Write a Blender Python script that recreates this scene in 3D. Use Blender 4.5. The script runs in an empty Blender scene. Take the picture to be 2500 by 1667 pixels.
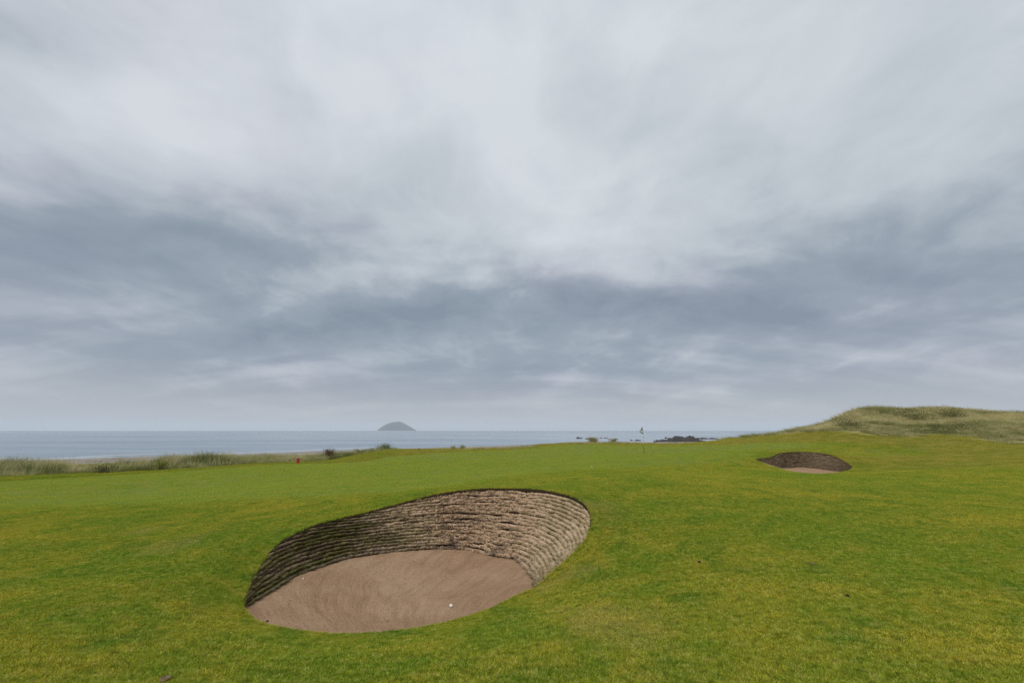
import bpy, bmesh, math, random
import numpy as np
from mathutils import Vector, noise as mnoise
from mathutils.geometry import delaunay_2d_cdt

random.seed(7)
rng = np.random.default_rng(11)
scene = bpy.context.scene
col = scene.collection

# ------------------------------------------------------------------ camera
F = 1000.0                                  # focal length in photograph pixels (2500 wide)
EYE = 1.65
TH = math.atan((1050.5 - 833.5) / F)        # pitch up so that the sea horizon sits where it does
cam_d = bpy.data.cameras.new('camera')
cam_d.sensor_width = 36.0
cam_d.lens = 36.0 * F / 2500.0
cam_d.clip_start = 0.05
cam_d.clip_end = 90000
cam = bpy.data.objects.new('camera', cam_d)
col.objects.link(cam)
cam.location = (0, 0, EYE)
cam.rotation_euler = (math.pi / 2 + TH, 0, 0)
scene.camera = cam

# ------------------------------------------------------------------ render settings
scene.render.engine = 'CYCLES'
scene.view_settings.view_transform = 'Standard'
scene.view_settings.look = 'None'
scene.view_settings.exposure = 0.0
scene.view_settings.gamma = 1.0
scene.view_settings.use_curve_mapping = False
cy = scene.cycles
cy.max_bounces = 4
cy.denoising_prefilter = 'NONE'
cy.adaptive_threshold = 0.015
cy.diffuse_bounces = 2
cy.glossy_bounces = 2
cy.transmission_bounces = 2
cy.volume_bounces = 1
cy.transparent_max_bounces = 6
cy.caustics_reflective = False
cy.caustics_refractive = False

# ------------------------------------------------------------------ node helper
class NT:
    """Small expression builder on a node tree."""
    def __init__(s, tree):
        s.t = tree
    def n(s, kind, **kw):
        nd = s.t.nodes.new(kind)
        for k, v in kw.items():
            setattr(nd, k, v)
        return nd
    def put(s, sock, v):
        if isinstance(v, bpy.types.NodeSocket):
            s.t.links.new(v, sock)
        elif v is not None:
            sock.default_value = v
    def m(s, op, a, b=None, c=None, clamp=False):
        nd = s.n('ShaderNodeMath', operation=op)
        nd.use_clamp = clamp
        s.put(nd.inputs[0], a)
        if b is not None: s.put(nd.inputs[1], b)
        if c is not None: s.put(nd.inputs[2], c)
        return nd.outputs[0]
    def add(s, a, b): return s.m('ADD', a, b)
    def sub(s, a, b): return s.m('SUBTRACT', a, b)
    def mul(s, a, b): return s.m('MULTIPLY', a, b)
    def div(s, a, b): return s.m('DIVIDE', a, b)
    def ramp(s, v, a, b, lo=0.0, hi=1.0):
        nd = s.n('ShaderNodeMapRange', interpolation_type='SMOOTHSTEP')
        s.put(nd.inputs[0], v)
        for i, x in enumerate((a, b, lo, hi)): nd.inputs[i + 1].default_value = x
        return nd.outputs[0]
    def mix(s, f, a, b):
        nd = s.n('ShaderNodeMix', data_type='RGBA')
        s.put(nd.inputs[0], f)
        s.put(nd.inputs[6], a if isinstance(a, bpy.types.NodeSocket) else (*a, 1))
        s.put(nd.inputs[7], b if isinstance(b, bpy.types.NodeSocket) else (*b, 1))
        return nd.outputs[2]
    def vec(s, x, y, z):
        nd = s.n('ShaderNodeCombineXYZ')
        for i, v in enumerate((x, y, z)): s.put(nd.inputs[i], v)
        return nd.outputs[0]
    def sep(s, v):
        nd = s.n('ShaderNodeSeparateXYZ'); s.put(nd.inputs[0], v)
        return nd.outputs
    def noise(s, v, scale, detail=3.0, rough=0.55, dist=0.0):
        nd = s.n('ShaderNodeTexNoise')
        s.put(nd.inputs['Vector'], v)
        nd.inputs['Scale'].default_value = scale
        nd.inputs['Detail'].default_value = detail
        nd.inputs['Roughness'].default_value = rough
        nd.inputs['Distortion'].default_value = dist
        return nd
    def scalev(s, v, xyz):
        nd = s.n('ShaderNodeVectorMath', operation='MULTIPLY')
        s.put(nd.inputs[0], v); nd.inputs[1].default_value = xyz
        return nd.outputs[0]
    def addv(s, a, b):
        nd = s.n('ShaderNodeVectorMath', operation='ADD')
        s.put(nd.inputs[0], a); s.put(nd.inputs[1], b)
        return nd.outputs[0]

def new_mat(name):
    m = bpy.data.materials.new(name); m.use_nodes = True
    m.node_tree.nodes.clear()
    g = NT(m.node_tree)
    out = g.n('ShaderNodeOutputMaterial')
    return m, g, out

# ------------------------------------------------------------------ pixel ray
CT, ST = math.cos(TH), math.sin(TH)
def ray(u, v):
    """Direction through photograph pixel (u, v), scaled so that its y part is 1."""
    xc = (u - 1250.0) / F; yc = -(v - 833.5) / F
    h = CT - yc * ST
    return xc / h, (ST + yc * CT) / h
def at_y(u, v, Y):
    a, s = ray(u, v); return (a * Y, Y, EYE + s * Y)
def at_z(u, v, z):
    a, s = ray(u, v); Y = (z - EYE) / s; return (a * Y, Y, z)

# ------------------------------------------------------------------ sky
SUN_AZ, SUN_EL = math.radians(215), math.radians(52)        # azimuth clockwise from +Y
world = bpy.data.worlds.new('World'); scene.world = world
world.use_nodes = True
world.node_tree.nodes.clear()
g = NT(world.node_tree)
wo = g.n('ShaderNodeOutputWorld')
tc = g.n('ShaderNodeTexCoord')
dx, dy, dz = g.sep(tc.outputs['Generated'])
zz = g.m('MAXIMUM', dz, 0.0)
hh = g.add(zz, 0.24)
cx = g.div(dx, hh); cyy = g.div(dy, hh)                     # position on the cloud deck
def deck(u, v):
    a, s = ray(u, v); L = math.sqrt(a * a + 1 + s * s)
    h = max(s / L, 0) + 0.24
    return a / L / h, 1 / L / h
P = g.vec(cx, cyy, 0.0)
w1 = g.noise(P, 0.9, 3).outputs['Color']
Pw = g.addv(P, g.scalev(g.addv(w1, (-0.5, -0.5, -0.5)), (0.55, 0.55, 0.0)))
nbig = g.noise(Pw, 0.95, 4, 0.5).outputs['Fac']
nmid = g.noise(g.addv(Pw, (7.3, 2.1, 0)), 2.7, 6, 0.55).outputs['Fac']
nfin = g.noise(g.addv(Pw, (1.3, 9.1, 3.0)), 6.5, 7, 0.58).outputs['Fac']
streak = g.noise(g.scalev(P, (0.40, 2.6, 1.0)), 1.1, 4, 0.55).outputs['Fac']
el = g.m('ARCSINE', zz)
B = g.ramp(el, 0.03, 0.75, 0.30, 0.74)
B = g.add(B, g.mul(g.sub(nbig, 0.5), 0.55))
B = g.add(B, g.mul(g.mul(g.sub(nmid, 0.5), 0.92), g.ramp(el, .05, .35, .5, 1.0)))
B = g.add(B, g.mul(g.mul(g.sub(nfin, 0.5), 0.38), g.ramp(el, .05, .40, .35, 1.0)))
wisp = g.noise(g.addv(g.scalev(Pw, (1.0, .55, 1.0)), (4.4, 5.5, 0)), 3.0, 6, 0.55, 0.15).outputs['Fac']
B = g.add(B, g.mul(g.ramp(wisp, .48, .75), 0.16))
lowband = g.ramp(el, 0.02, 0.30, 1.0, 0.0)
B = g.add(B, g.mul(g.mul(g.sub(streak, 0.5), 1.1), lowband))
def blob(u, v, du, dv, amp):
    """One cloud bank: centre and reach given where it hangs on the deck."""
    global B
    x0, y0 = deck(u, v); x1, _ = deck(u + du, v); _, ya = deck(u, v - dv); _, yb = deck(u, min(v + dv, 1040))
    sx = abs(x1 - x0); sy = abs(yb - ya) / 2
    wx = g.div(g.sub(wsep[0], x0), sx); wy = g.div(g.sub(wsep[1], y0), sy)
    e = g.m('EXPONENT', g.mul(g.add(g.mul(wx, wx), g.mul(wy, wy)), -1.0))
    B = g.add(B, g.mul(e, amp))
wsep = g.sep(Pw)
BLOBS = [(330, 560, 620, 130, -0.30), (900, 790, 560, 55, -0.30), (1500, 745, 520, 50, -0.30),
         (2300, 600, 420, 120, -0.28), (700, 200, 520, 200, 0.20), (1350, 470, 420, 160, 0.26),
         (1900, 760, 500, 40, -0.12), (60, 40, 250, 120, -0.30), (1200, 900, 900, 30, -0.12),
         (1500, 90, 200, 110, 0.16), (760, 350, 170, 90, 0.16), (1330, 530, 180, 80, 0.14), (1130, 240, 220, 90, 0.10),
         (850, 110, 140, 60, -0.12), (1080, 400, 130, 60, -0.10), (1700, 330, 260, 90, -0.08), (640, 620, 220, 50, -0.10)]
for b in BLOBS: blob(*b)
Bc = g.m('ADD', B, 0.0, clamp=True)
cr = g.n('ShaderNodeValToRGB')
g.put(cr.inputs[0], Bc)
els = cr.color_ramp.elements
els[0].position = 0.0; els[0].color = (0.238, 0.286, 0.355, 1)
els[1].position = 1.0; els[1].color = (0.70, 0.735, 0.775, 1)
e = els.new(0.28); e.color = (0.320, 0.369, 0.438, 1)
e = els.new(0.60); e.color = (0.54, 0.58, 0.633, 1)
hue = g.noise(g.addv(Pw, (21.0, 3.0, 5.0)), 1.1, 4, .55).outputs['Fac']
tint = g.mix(g.ramp(hue, .40, .62), (0.985, 1.008, 1.003), (1.012, .992, 1.014))   # faint lilac and faint green greys
tm = g.n('ShaderNodeMix', data_type='RGBA', blend_type='MULTIPLY'); tm.inputs[0].default_value = 1.0
g.put(tm.inputs[6], cr.outputs[0]); g.put(tm.inputs[7], tint)
hor = g.mix(g.mul(g.ramp(el, 0.0, 0.15, 1.0, 0.0), .88), tm.outputs[2], (0.495, 0.500, 0.525))
zen = g.ramp(el, 0.7, 1.57, 1.0, 1.45)                     # an overcast sky is brightest overhead
zc = g.n('ShaderNodeVectorMath', operation='SCALE'); g.put(zc.inputs[0], hor); g.put(zc.inputs['Scale'], zen)
below = g.mix(g.ramp(dz, -0.02, 0.0, 1.0, 0.0), zc.outputs[0], (0.33, 0.38, 0.43))
bg1 = g.n('ShaderNodeBackground'); g.put(bg1.inputs[0], below); bg1.inputs[1].default_value = 1.0
sky = g.n('ShaderNodeTexSky', sky_type='NISHITA')
sky.sun_disc = False; sky.sun_elevation = SUN_EL; sky.sun_rotation = SUN_AZ
bg2 = g.n('ShaderNodeBackground'); g.put(bg2.inputs[0], sky.outputs[0]); bg2.inputs[1].default_value = 0.06
ms = g.n('ShaderNodeMixShader'); ms.inputs[0].default_value = 0.06
world.node_tree.links.new(bg1.outputs[0], ms.inputs[1]); world.node_tree.links.new(bg2.outputs[0], ms.inputs[2])
world.node_tree.links.new(ms.outputs[0], wo.inputs[0])

# ------------------------------------------------------------------ sun
sl = bpy.data.lights.new('sun', 'SUN'); sl.energy = 1.5; sl.angle = math.radians(28); sl.color = (1.0, 0.965, 0.91)
sun = bpy.data.objects.new('sun', sl); col.objects.link(sun)
sd = Vector((math.sin(SUN_AZ) * math.cos(SUN_EL), math.cos(SUN_AZ) * math.cos(SUN_EL), math.sin(SUN_EL)))
sun.rotation_euler = (-sd).to_track_quat('-Z', 'Y').to_euler()
sun.location = (0, 0, 60)

# ------------------------------------------------------------------ helpers
def link(name, mesh, mat=None, parent=None):
    o = bpy.data.objects.new(name, mesh); col.objects.link(o)
    if mat is not None and not mesh.materials: mesh.materials.append(mat)
    if parent is not None: o.parent = parent
    return o
def tag(o, label=None, cat=None, group=None, kind=None):
    if label: o['label'] = label
    if cat: o['category'] = cat
    if group: o['group'] = group
    if kind: o['kind'] = kind
    return o
def empty(name, loc=(0, 0, 0), rz=0.0):
    o = bpy.data.objects.new(name, None); col.objects.link(o)
    o.location = loc; o.rotation_euler = (0, 0, rz); o.empty_display_size = 0.1
    return o
def mesh_from(name, verts, faces, smooth=True, uniform=None):
    me = bpy.data.meshes.new(name)
    verts = np.asarray(verts, dtype=np.float32)
    if isinstance(faces, np.ndarray):
        k = faces.shape[1]; nf = len(faces)
        me.vertices.add(len(verts)); me.vertices.foreach_set('co', verts.ravel())
        me.loops.add(nf * k); me.loops.foreach_set('vertex_index', faces.ravel().astype(np.int32))
        me.polygons.add(nf)
        me.polygons.foreach_set('loop_start', np.arange(nf, dtype=np.int32) * k)
        me.update(calc_edges=True); me.validate()
    else:
        me.from_pydata(verts.tolist(), [], faces); me.update()
    if smooth:
        me.polygons.foreach_set('use_smooth', np.ones(len(me.polygons), dtype=bool))
    return me
def vattr(me, name, data, typ='FLOAT'):
    a = me.attributes.new(name, typ, 'POINT')
    d = np.asarray(data, dtype=np.float32)
    if typ == 'FLOAT': a.data.foreach_set('value', d)
    elif typ == 'FLOAT_VECTOR': a.data.foreach_set('vector', d.ravel())
    elif typ == 'FLOAT_COLOR': a.data.foreach_set('color', d.ravel())

def _hash(ix, iy, seed):
    h = (ix.astype(np.int64) * 374761393 + iy.astype(np.int64) * 668265263 + seed * 1442695041) & 0x7fffffff
    h = ((h ^ (h >> 13)) * 1274126177) & 0x7fffffff
    h = h ^ (h >> 16)
    return (h & 0xffffff) / float(0xffffff)
def vnoise(x, y, seed=0):
    x = np.asarray(x, float); y = np.asarray(y, float)
    ix = np.floor(x); iy = np.floor(y); fx = x - ix; fy = y - iy
    fx = fx * fx * fx * (fx * (fx * 6 - 15) + 10); fy = fy * fy * fy * (fy * (fy * 6 - 15) + 10)
    ix = ix.astype(np.int64); iy = iy.astype(np.int64)
    a = _hash(ix, iy, seed); b = _hash(ix + 1, iy, seed); c = _hash(ix, iy + 1, seed); d = _hash(ix + 1, iy + 1, seed)
    return (a + (b - a) * fx) * (1 - fy) + (c + (d - c) * fx) * fy - 0.5
def fbm(x, y, seed=0, octaves=4, gain=0.5):
    t = 0; a = 1.0
    for i in range(octaves):
        t = t + a * vnoise(x * 2 ** i + 17.3 * i, y * 2 ** i - 9.1 * i, seed + i); a *= gain
    return t
def sstep(a, b, x):
    t = np.clip((np.asarray(x, float) - a) / (b - a), 0, 1); return t * t * (3 - 2 * t)

# ------------------------------------------------------------------ the lie of the land: control points
LV = -4.65                                        # sea level
# revetted wall of the near bunker: rim (u, v, distance) and foot (u, v, height), left tip to right end, share of the courses that show
WALL_A = [((588, 1474, 5.25), (595, 1486, -.36), 0.16), ((605, 1424, 5.8), (640, 1457, -.42), 0.28),
          ((632, 1380, 6.3), (690, 1430, -.45), 0.36), ((660, 1342, 6.75), (726, 1406, -.48), 0.43),
          ((698, 1312, 7.2), (783, 1386, -.50), 0.5), ((786, 1276, 8.0), (852, 1364, -.55), 0.61),
          ((920, 1243, 9.0), (960, 1348, -.62), 0.76), ((1055, 1208, 9.45), (1060, 1341, -.67), 0.9),
          ((1178, 1192.5, 9.6), (1137, 1342, -.69), 1.0), ((1288, 1192.5, 9.45), (1190, 1355, -.70), 1.0),
          ((1343, 1199, 9.15), (1220, 1360, -.70), 1.0), ((1392, 1210, 8.75), (1247, 1365, -.70), 1.0),
          ((1425, 1227, 8.3), (1266, 1376, -.69), 0.98), ((1442, 1246, 7.95), (1279, 1388, -.68), 0.93),
          ((1444, 1282, 7.5), (1290, 1401, -.66), 0.84), ((1433, 1315, 7.1), (1296, 1410, -.64), 0.74),
          ((1411, 1342, 6.8), (1301, 1418, -.60), 0.64), ((1384, 1369, 6.5), (1304, 1425, -.56), 0.52),
          ((1340, 1406, 6.2), (1306, 1430, -.50), 0.36), ((1309, 1433, 6.03), (1305, 1435, -.40), 0.2)]
FRONT_A = [(1274, 1450, 5.85), (1233, 1470, 5.6), (1165, 1500, 5.2), (1082, 1524, 4.9), (1000, 1540, 4.72), (879, 1551, 4.6),
           (797, 1549, 4.6), (715, 1541, 4.68), (660, 1530, 4.8), (619, 1514, 4.92), (599, 1496, 5.08)]
def by_y(u, v, Y): return (u, v, at_y(u, v, Y)[2])
WALL_B = [((1845, 1120, 22.8), by_y(1850, 1123, 22.5), .3), ((1865, 1117, 23.4), by_y(1872, 1131, 22.6), .5),
          ((1882, 1115, 24.0), by_y(1890, 1137.5, 22.8), .62), ((1902, 1107, 24.8), by_y(1905, 1142, 23.2), .8),
          ((1922, 1104, 25.5), by_y(1922, 1142.5, 23.9), .95), ((1956, 1103.4, 26.0), by_y(1956, 1141, 24.6), 1.0),
          ((1990, 1104.5, 26.0), by_y(1990, 1143.5, 24.6), 1.0), ((2024, 1110, 25.6), by_y(2022, 1148, 24.2), .95),
          ((2052, 1121, 24.8), by_y(2042, 1150, 23.6), .8), ((2069, 1130, 24.0), by_y(2055, 1151.5, 22.9), .65),
          ((2080, 1139, 23.0), by_y(2064, 1152, 22.2), .5), ((2073, 1146, 22.0), by_y(2064, 1151.5, 21.8), .3)]
FRONT_B = [(2056, 1150.5, 21.5), (2018, 1154.5, 21.0), (1963, 1154.5, 20.9), (1916, 1145.5, 21.3), (1882, 1136, 21.8), (1861, 1128, 22.2)]

ctrl = []
def C(u, v, Y): ctrl.append(at_y(u, v, Y))
def CZ(u, v, z): ctrl.append(at_z(u, v, z))
for W, FR in ((WALL_A, FRONT_A), (WALL_B, FRONT_B)):
    for r, b, f in W: C(*r)
    for p in FR: C(*p)
for p in [(0, -1, 0), (-3, 1.5, -.02), (3, 1.5, .02), (0, 2.0, -.01), (-12, -6, -.1), (12, -6, .1), (0, -20, .1), (-40, -25, -.5), (40, -25, .5),
          (-45, 4, -.9), (45, 4, .8), (-70, 8, -1.4), (80, 15, 2.2), (75, 45, 4.0), (-90, -30, -1.2), (90, -30, 1.0),
          (-45, 24, -1.0), (95, 70, 4)]: ctrl.append(p)
for u, v, z in [(100, 1650, -.03), (600, 1640, -.08), (1250, 1650, -.06), (1900, 1650, 0), (2450, 1640, .03), (835, 1590, -.20), (1050, 1575, -.19),
                (500, 1540, -.16), (480, 1420, -.16), (300, 1500, -.10), (0, 1480, -.10), (300, 1360, -.17), (0, 1320, -.25), (560, 1320, -.10),
                (0, 1240, -.48), (300, 1240, -.38), (600, 1225, -.22), (820, 1215, -.10), (950, 1205, .03), (1400, 1470, -.22), (1500, 1390, -.12), (1560, 1300, .06),
                (1540, 1230, .22), (1700, 1400, -.03), (1750, 1260, .16), (2050, 1300, .08), (2350, 1250, .18), (2400, 1480, .04), (2000, 1480, 0)]: CZ(u, v, z)
for u, v, Y in [(1500, 1173, 11.8), (1380, 1179, 11.2), (1250, 1186, 10.4), (1700, 1171, 12.2), (1900, 1178, 12.5), (2200, 1182, 12.5), (2450, 1184, 12.3),
                (1450, 1141, 20.5), (1600, 1141, 20.5), (1250, 1150, 20), (1050, 1160, 18), (900, 1150, 22), (700, 1180, 16.5), (350, 1200, 17.5), (0, 1200, 17),
                (1750, 1150, 18), (2150, 1150, 18.5), (2400, 1145, 18),
                (1573, 1107, 36), (1541, 1097.5, 42), (1500, 1083, 52), (1400, 1080, 55), (1300, 1086, 53), (1240, 1094, 50), (1120, 1096, 48), (1000, 1098, 46),
                (940, 1100, 43), (880, 1107, 40), (830, 1118, 36), (1350, 1110, 36), (1200, 1115, 34), (1050, 1125, 30), (1640, 1083, 53), (1700, 1080, 55), (1780, 1072, 56),
                (1850, 1064, 55), (1700, 1110, 33), (1850, 1090, 36), (1960, 1085, 35), (2030, 1078, 37), (2100, 1085, 34.5), (2200, 1092, 33),
                (2100, 1113, 27.5), (2200, 1114, 27), (2290, 1112, 27), (2180, 1108.5, 30.5), (2380, 1100, 28), (2480, 1110, 24),
                (0, 1173, 21.5), (300, 1156, 25.5), (500, 1144, 28.5), (700, 1131, 32), (0, 1165, 23.5), (300, 1154, 27), (500, 1142, 30), (700, 1129, 33.5),
                (1951, 1056, 45), (2055, 1055, 42), (2132, 1062, 40), (2209, 1068, 38), (2285, 1061, 38.5), (2362, 1067, 36), (2469, 1086, 31), (2600, 1086, 30),
                (2060, 1036, 46), (2150, 1036, 46), (2300, 1036, 45), (2420, 1034, 42), (2500, 1036, 40),
                (1994, 1044, 49), (2043, 1029, 51), (2086, 1003, 53), (2163, 1003, 54), (2270, 1003, 54), (2362, 1011, 53), (2423, 1014, 52), (2500, 1016, 51), (2700, 1014, 50)]: C(u, v, Y)
ctrl += [(-33, 32, -.95), (-24, 38, -.85), (-17, 43, -.95), (35, 70, -.6), (50, 72, .6), (42, 58, .9), (36, 57.5, .5), (33.5, 58, .3), (45.5, 58, 2.0), (65, 75, 3.2), (20, 66, .2), (0, 62, -.2), (-15, 58, -.8), (30, 90, -1), (-40, 45, -1.6)]
ctrl = np.array(ctrl, float)

class TPS:
    def __init__(s, p, z, lam=1e-3):
        s.p = p; n = len(p)
        r2 = ((p[:, None] - p[None]) ** 2).sum(-1)
        K = s.k(r2) + lam * np.eye(n)
        Pm = np.c_[np.ones(n), p]
        A = np.block([[K, Pm], [Pm.T, np.zeros((3, 3))]])
        w = np.linalg.solve(A, np.r_[z, np.zeros(3)])
        s.w = w[:n]; s.a = w[n:]
    @staticmethod
    def k(r2): return np.where(r2 > 1e-12, 0.5 * r2 * np.log(np.maximum(r2, 1e-12)), 0.0)
    def __call__(s, x, y):
        x = np.asarray(x, float); y = np.asarray(y, float); sh = x.shape
        q = np.c_[x.ravel(), y.ravel()]; out = np.empty(len(q))
        for i in range(0, len(q), 8000):
            c = q[i:i + 8000]
            r2 = ((c[:, None] - s.p[None]) ** 2).sum(-1)
            out[i:i + 8000] = s.k(r2) @ s.w + s.a[0] + c @ s.a[1:]
        return out.reshape(sh)
tps = TPS(ctrl[:, :2], ctrl[:, 2])

EDGE = np.array([(-300, -60), (-140, -15), (-100, 5), (-60, 22), (-37, 31), (-32, 35), (-25, 40), (-19.5, 43), (-11.8, 48), (-.5, 50.5), (8.2, 55), (14, 55.5), (20, 55), (25, 56), (31, 58), (37, 60), (44, 66), (52, 76), (70, 95), (120, 110), (300, 130)], float)
SHORE = np.array([(-400, -60), (-107, 90), (-94, 103), (-73, 117), (-55, 142), (0, 185), (60, 236), (85, 236), (130, 262), (200, 310), (420, 420)], float)
def land_z(x, y):
    """Height of the ground (without the bunkers' pits)."""
    x = np.asarray(x, float); y = np.asarray(y, float)
    ye = np.interp(x, EDGE[:, 0], EDGE[:, 1]); yw = np.maximum(np.interp(x, SHORE[:, 0], SHORE[:, 1]), ye + 25)
    xc = np.clip(x, -95, 95); yc = np.clip(np.minimum(y, ye + 3), -40, 95)
    z = tps(xc, yc)
    z = np.clip(z, -2.5, 6)
    d = np.hypot(x, y)
    z = z + 0.06 * fbm(x * .16, y * .16, 3, 3) * sstep(8, 25, d) + 0.012 * fbm(x * .9, y * .9, 5, 3)
    t = sstep(0, 15, y - ye)
    tt = (y - yw) / np.maximum(yw - ye - 15, 5)
    beach = np.where(y < yw, LV + 0.9 * np.clip(-tt, 0, 1) , LV - 0.04 * (y - yw)) + 0.05 * fbm(x * .12, y * .12, 9, 3)
    beach = np.maximum(beach, LV - 2.2)
    return z * (1 - t) + beach * t
def unproj(u, v, lo=3.0, hi=75.0):
    """World point where the ray through a photograph pixel first meets the ground."""
    a, s = ray(u, v); Y = np.geomspace(lo, hi, 1500)
    dz_ = EYE + s * Y - land_z(a * Y, Y)
    i = np.argmax(dz_ < 0)
    if dz_[i] >= 0: i = len(Y) - 1
    return a * Y[i], Y[i]
def in_poly(x, y, poly):
    x = np.asarray(x); y = np.asarray(y); c = np.zeros(x.shape, bool); n = len(poly)
    for i in range(n):
        x1, y1 = poly[i]; x2, y2 = poly[i - 1]
        if y1 == y2: continue
        c ^= ((y1 > y) != (y2 > y)) & (x < (x2 - x1) * (y - y1) / (y2 - y1) + x1)
    return c
def seg_dist(x, y, poly, closed=True):
    x = np.asarray(x, float); y = np.asarray(y, float); d = np.full(x.shape, 1e9); n = len(poly)
    for i in range(n if closed else n - 1):
        x1, y1 = poly[i]; x2, y2 = poly[(i + 1) % n]
        vx, vy = x2 - x1, y2 - y1; L = vx * vx + vy * vy + 1e-12
        t = np.clip(((x - x1) * vx + (y - y1) * vy) / L, 0, 1)
        d = np.minimum(d, np.hypot(x - x1 - t * vx, y - y1 - t * vy))
    return d
def catmull(P, n, closed=False):
    P = np.asarray(P, float); m = len(P); out = []
    k = m if closed else m - 1
    for i in range(k):
        g_ = lambda j: P[j % m] if closed else P[min(max(j, 0), m - 1)]
        p0, p1, p2, p3 = g_(i - 1), g_(i), g_(i + 1), g_(i + 2)
        for j in range(n):
            t = j / n
            out.append(.5 * ((2 * p1) + (p2 - p0) * t + (2 * p0 - 5 * p1 + 4 * p2 - p3) * t * t + (3 * p1 - p0 - 3 * p2 + p3) * t ** 3))
    if not closed: out.append(P[-1])
    return np.array(out)

# bunker outlines on the ground
def outline(W, FR, n):
    P = [at_y(*r)[:2] for r, b, f in W] + [at_y(*p)[:2] for p in FR]
    return catmull(P, n, True)
RIM_A = outline(WALL_A, FRONT_A, 9)
RIM_B = outline(WALL_B, FRONT_B, 8)
def rim_dist(x, y):
    """Distance to the nearest bunker edge, negative inside a pit."""
    x = np.asarray(x, float); y = np.asarray(y, float)
    d = np.full(x.shape, 50.0)
    for R in (RIM_A, RIM_B):
        near = (np.abs(x - R[:, 0].mean()) < 7) & (np.abs(y - R[:, 1].mean()) < 7)
        if near.any():
            q = seg_dist(x[near], y[near], R); q = np.where(in_poly(x[near], y[near], R), -q, q)
            d[near] = np.minimum(d[near], q)
    return d

# ------------------------------------------------------------------ zones of the course
def world_line(px): return np.array([unproj(u, v) for u, v in px])
APRON_NEAR = [(-200, 1246), (0, 1240), (300, 1232), (620, 1220), (900, 1206), (1010, 1196), (1120, 1183), (1250, 1162), (1400, 1148), (1600, 1139), (1800, 1128), (1845, 1112), (1900, 1097), (1990, 1094)]
APRON_FAR = [(2040, 1086), (1960, 1082), (1880, 1078), (1800, 1084), (1700, 1086), (1600, 1088), (1500, 1086), (1400, 1084), (1330, 1090), (1240, 1099), (1100, 1103), (1000, 1109), (930, 1118), (860, 1128), (700, 1132), (500, 1145), (300, 1158), (0, 1175), (-200, 1190)]
APRON = np.vstack([world_line(APRON_NEAR), world_line(APRON_FAR)])
MARRAM_LINE = world_line([(-300, 1182), (0, 1164), (180, 1157), (300, 1153), (434, 1146), (542, 1139), (614, 1132), (723, 1129), (800, 1124), (850, 1114), (900, 1105)])
DUNE_LINE = world_line([(1800, 1071), (1880, 1063), (1951, 1056), (2055, 1054), (2132, 1061), (2209, 1067), (2285, 1060), (2362, 1066), (2420, 1076), (2469, 1086), (2500, 1084), (2600, 1086)])
DUNE = np.vstack([DUNE_LINE, [(70, 30), (110, 40), (110, 95), (40, 85), (33, 60)]])
HOLLOW = world_line([(1880, 1090), (2000, 1080), (2060, 1079), (2120, 1087), (2200, 1091), (2260, 1103), (2290, 1111), (2200, 1113), (2090, 1112), (2000, 1106)])
WORN = [(unproj(u, v), r) for u, v, r in [(1475, 1240, .42), (1500, 1262, .3), (1395, 1405, .22), (1420, 1388, .2), (1460, 1508, .28), (1400, 1500, .2), (1545, 1560, .3), (1610, 1520, .25), (1340, 1440, .18), (330, 1300, .35), (420, 1330, .4)]]
def zones(x, y):
    """(mown apron, rough, worn) weights at ground points."""
    x = np.asarray(x, float); y = np.asarray(y, float); D = np.hypot(x, y)
    wob = 0.5 * fbm(x * .5, y * .5, 21, 3)
    q = seg_dist(x, y, APRON); q = np.where(in_poly(x, y, APRON), q, -q) + wob * .6
    a = sstep(-.9, .8, q)
    far = sstep(26, 34, y + .25 * np.abs(x) * 0) * (1 - a)
    rough = far * sstep(-.35, .2, -q)
    rr = sstep(20, 30, x * .8 + y * .45 - 2 + 4 * fbm(x * .12, y * .12, 31, 3)) * (1 - a)
    rough = np.maximum(rough, rr * .85)
    hq = seg_dist(x, y, HOLLOW); hq = np.where(in_poly(x, y, HOLLOW), hq, -hq)
    rough = rough * (1 - sstep(-.6, .5, hq))
    worn = np.zeros(x.shape)
    for (wx, wy), r in WORN:
        dd = np.hypot(x - wx, (y - wy) * .8) / r + .9 * fbm(x * 3, y * 3, 41, 3)
        worn = np.maximum(worn, 1 - sstep(.35, 1.2, dd))
    return np.stack([a, rough, worn], -1)

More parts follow.
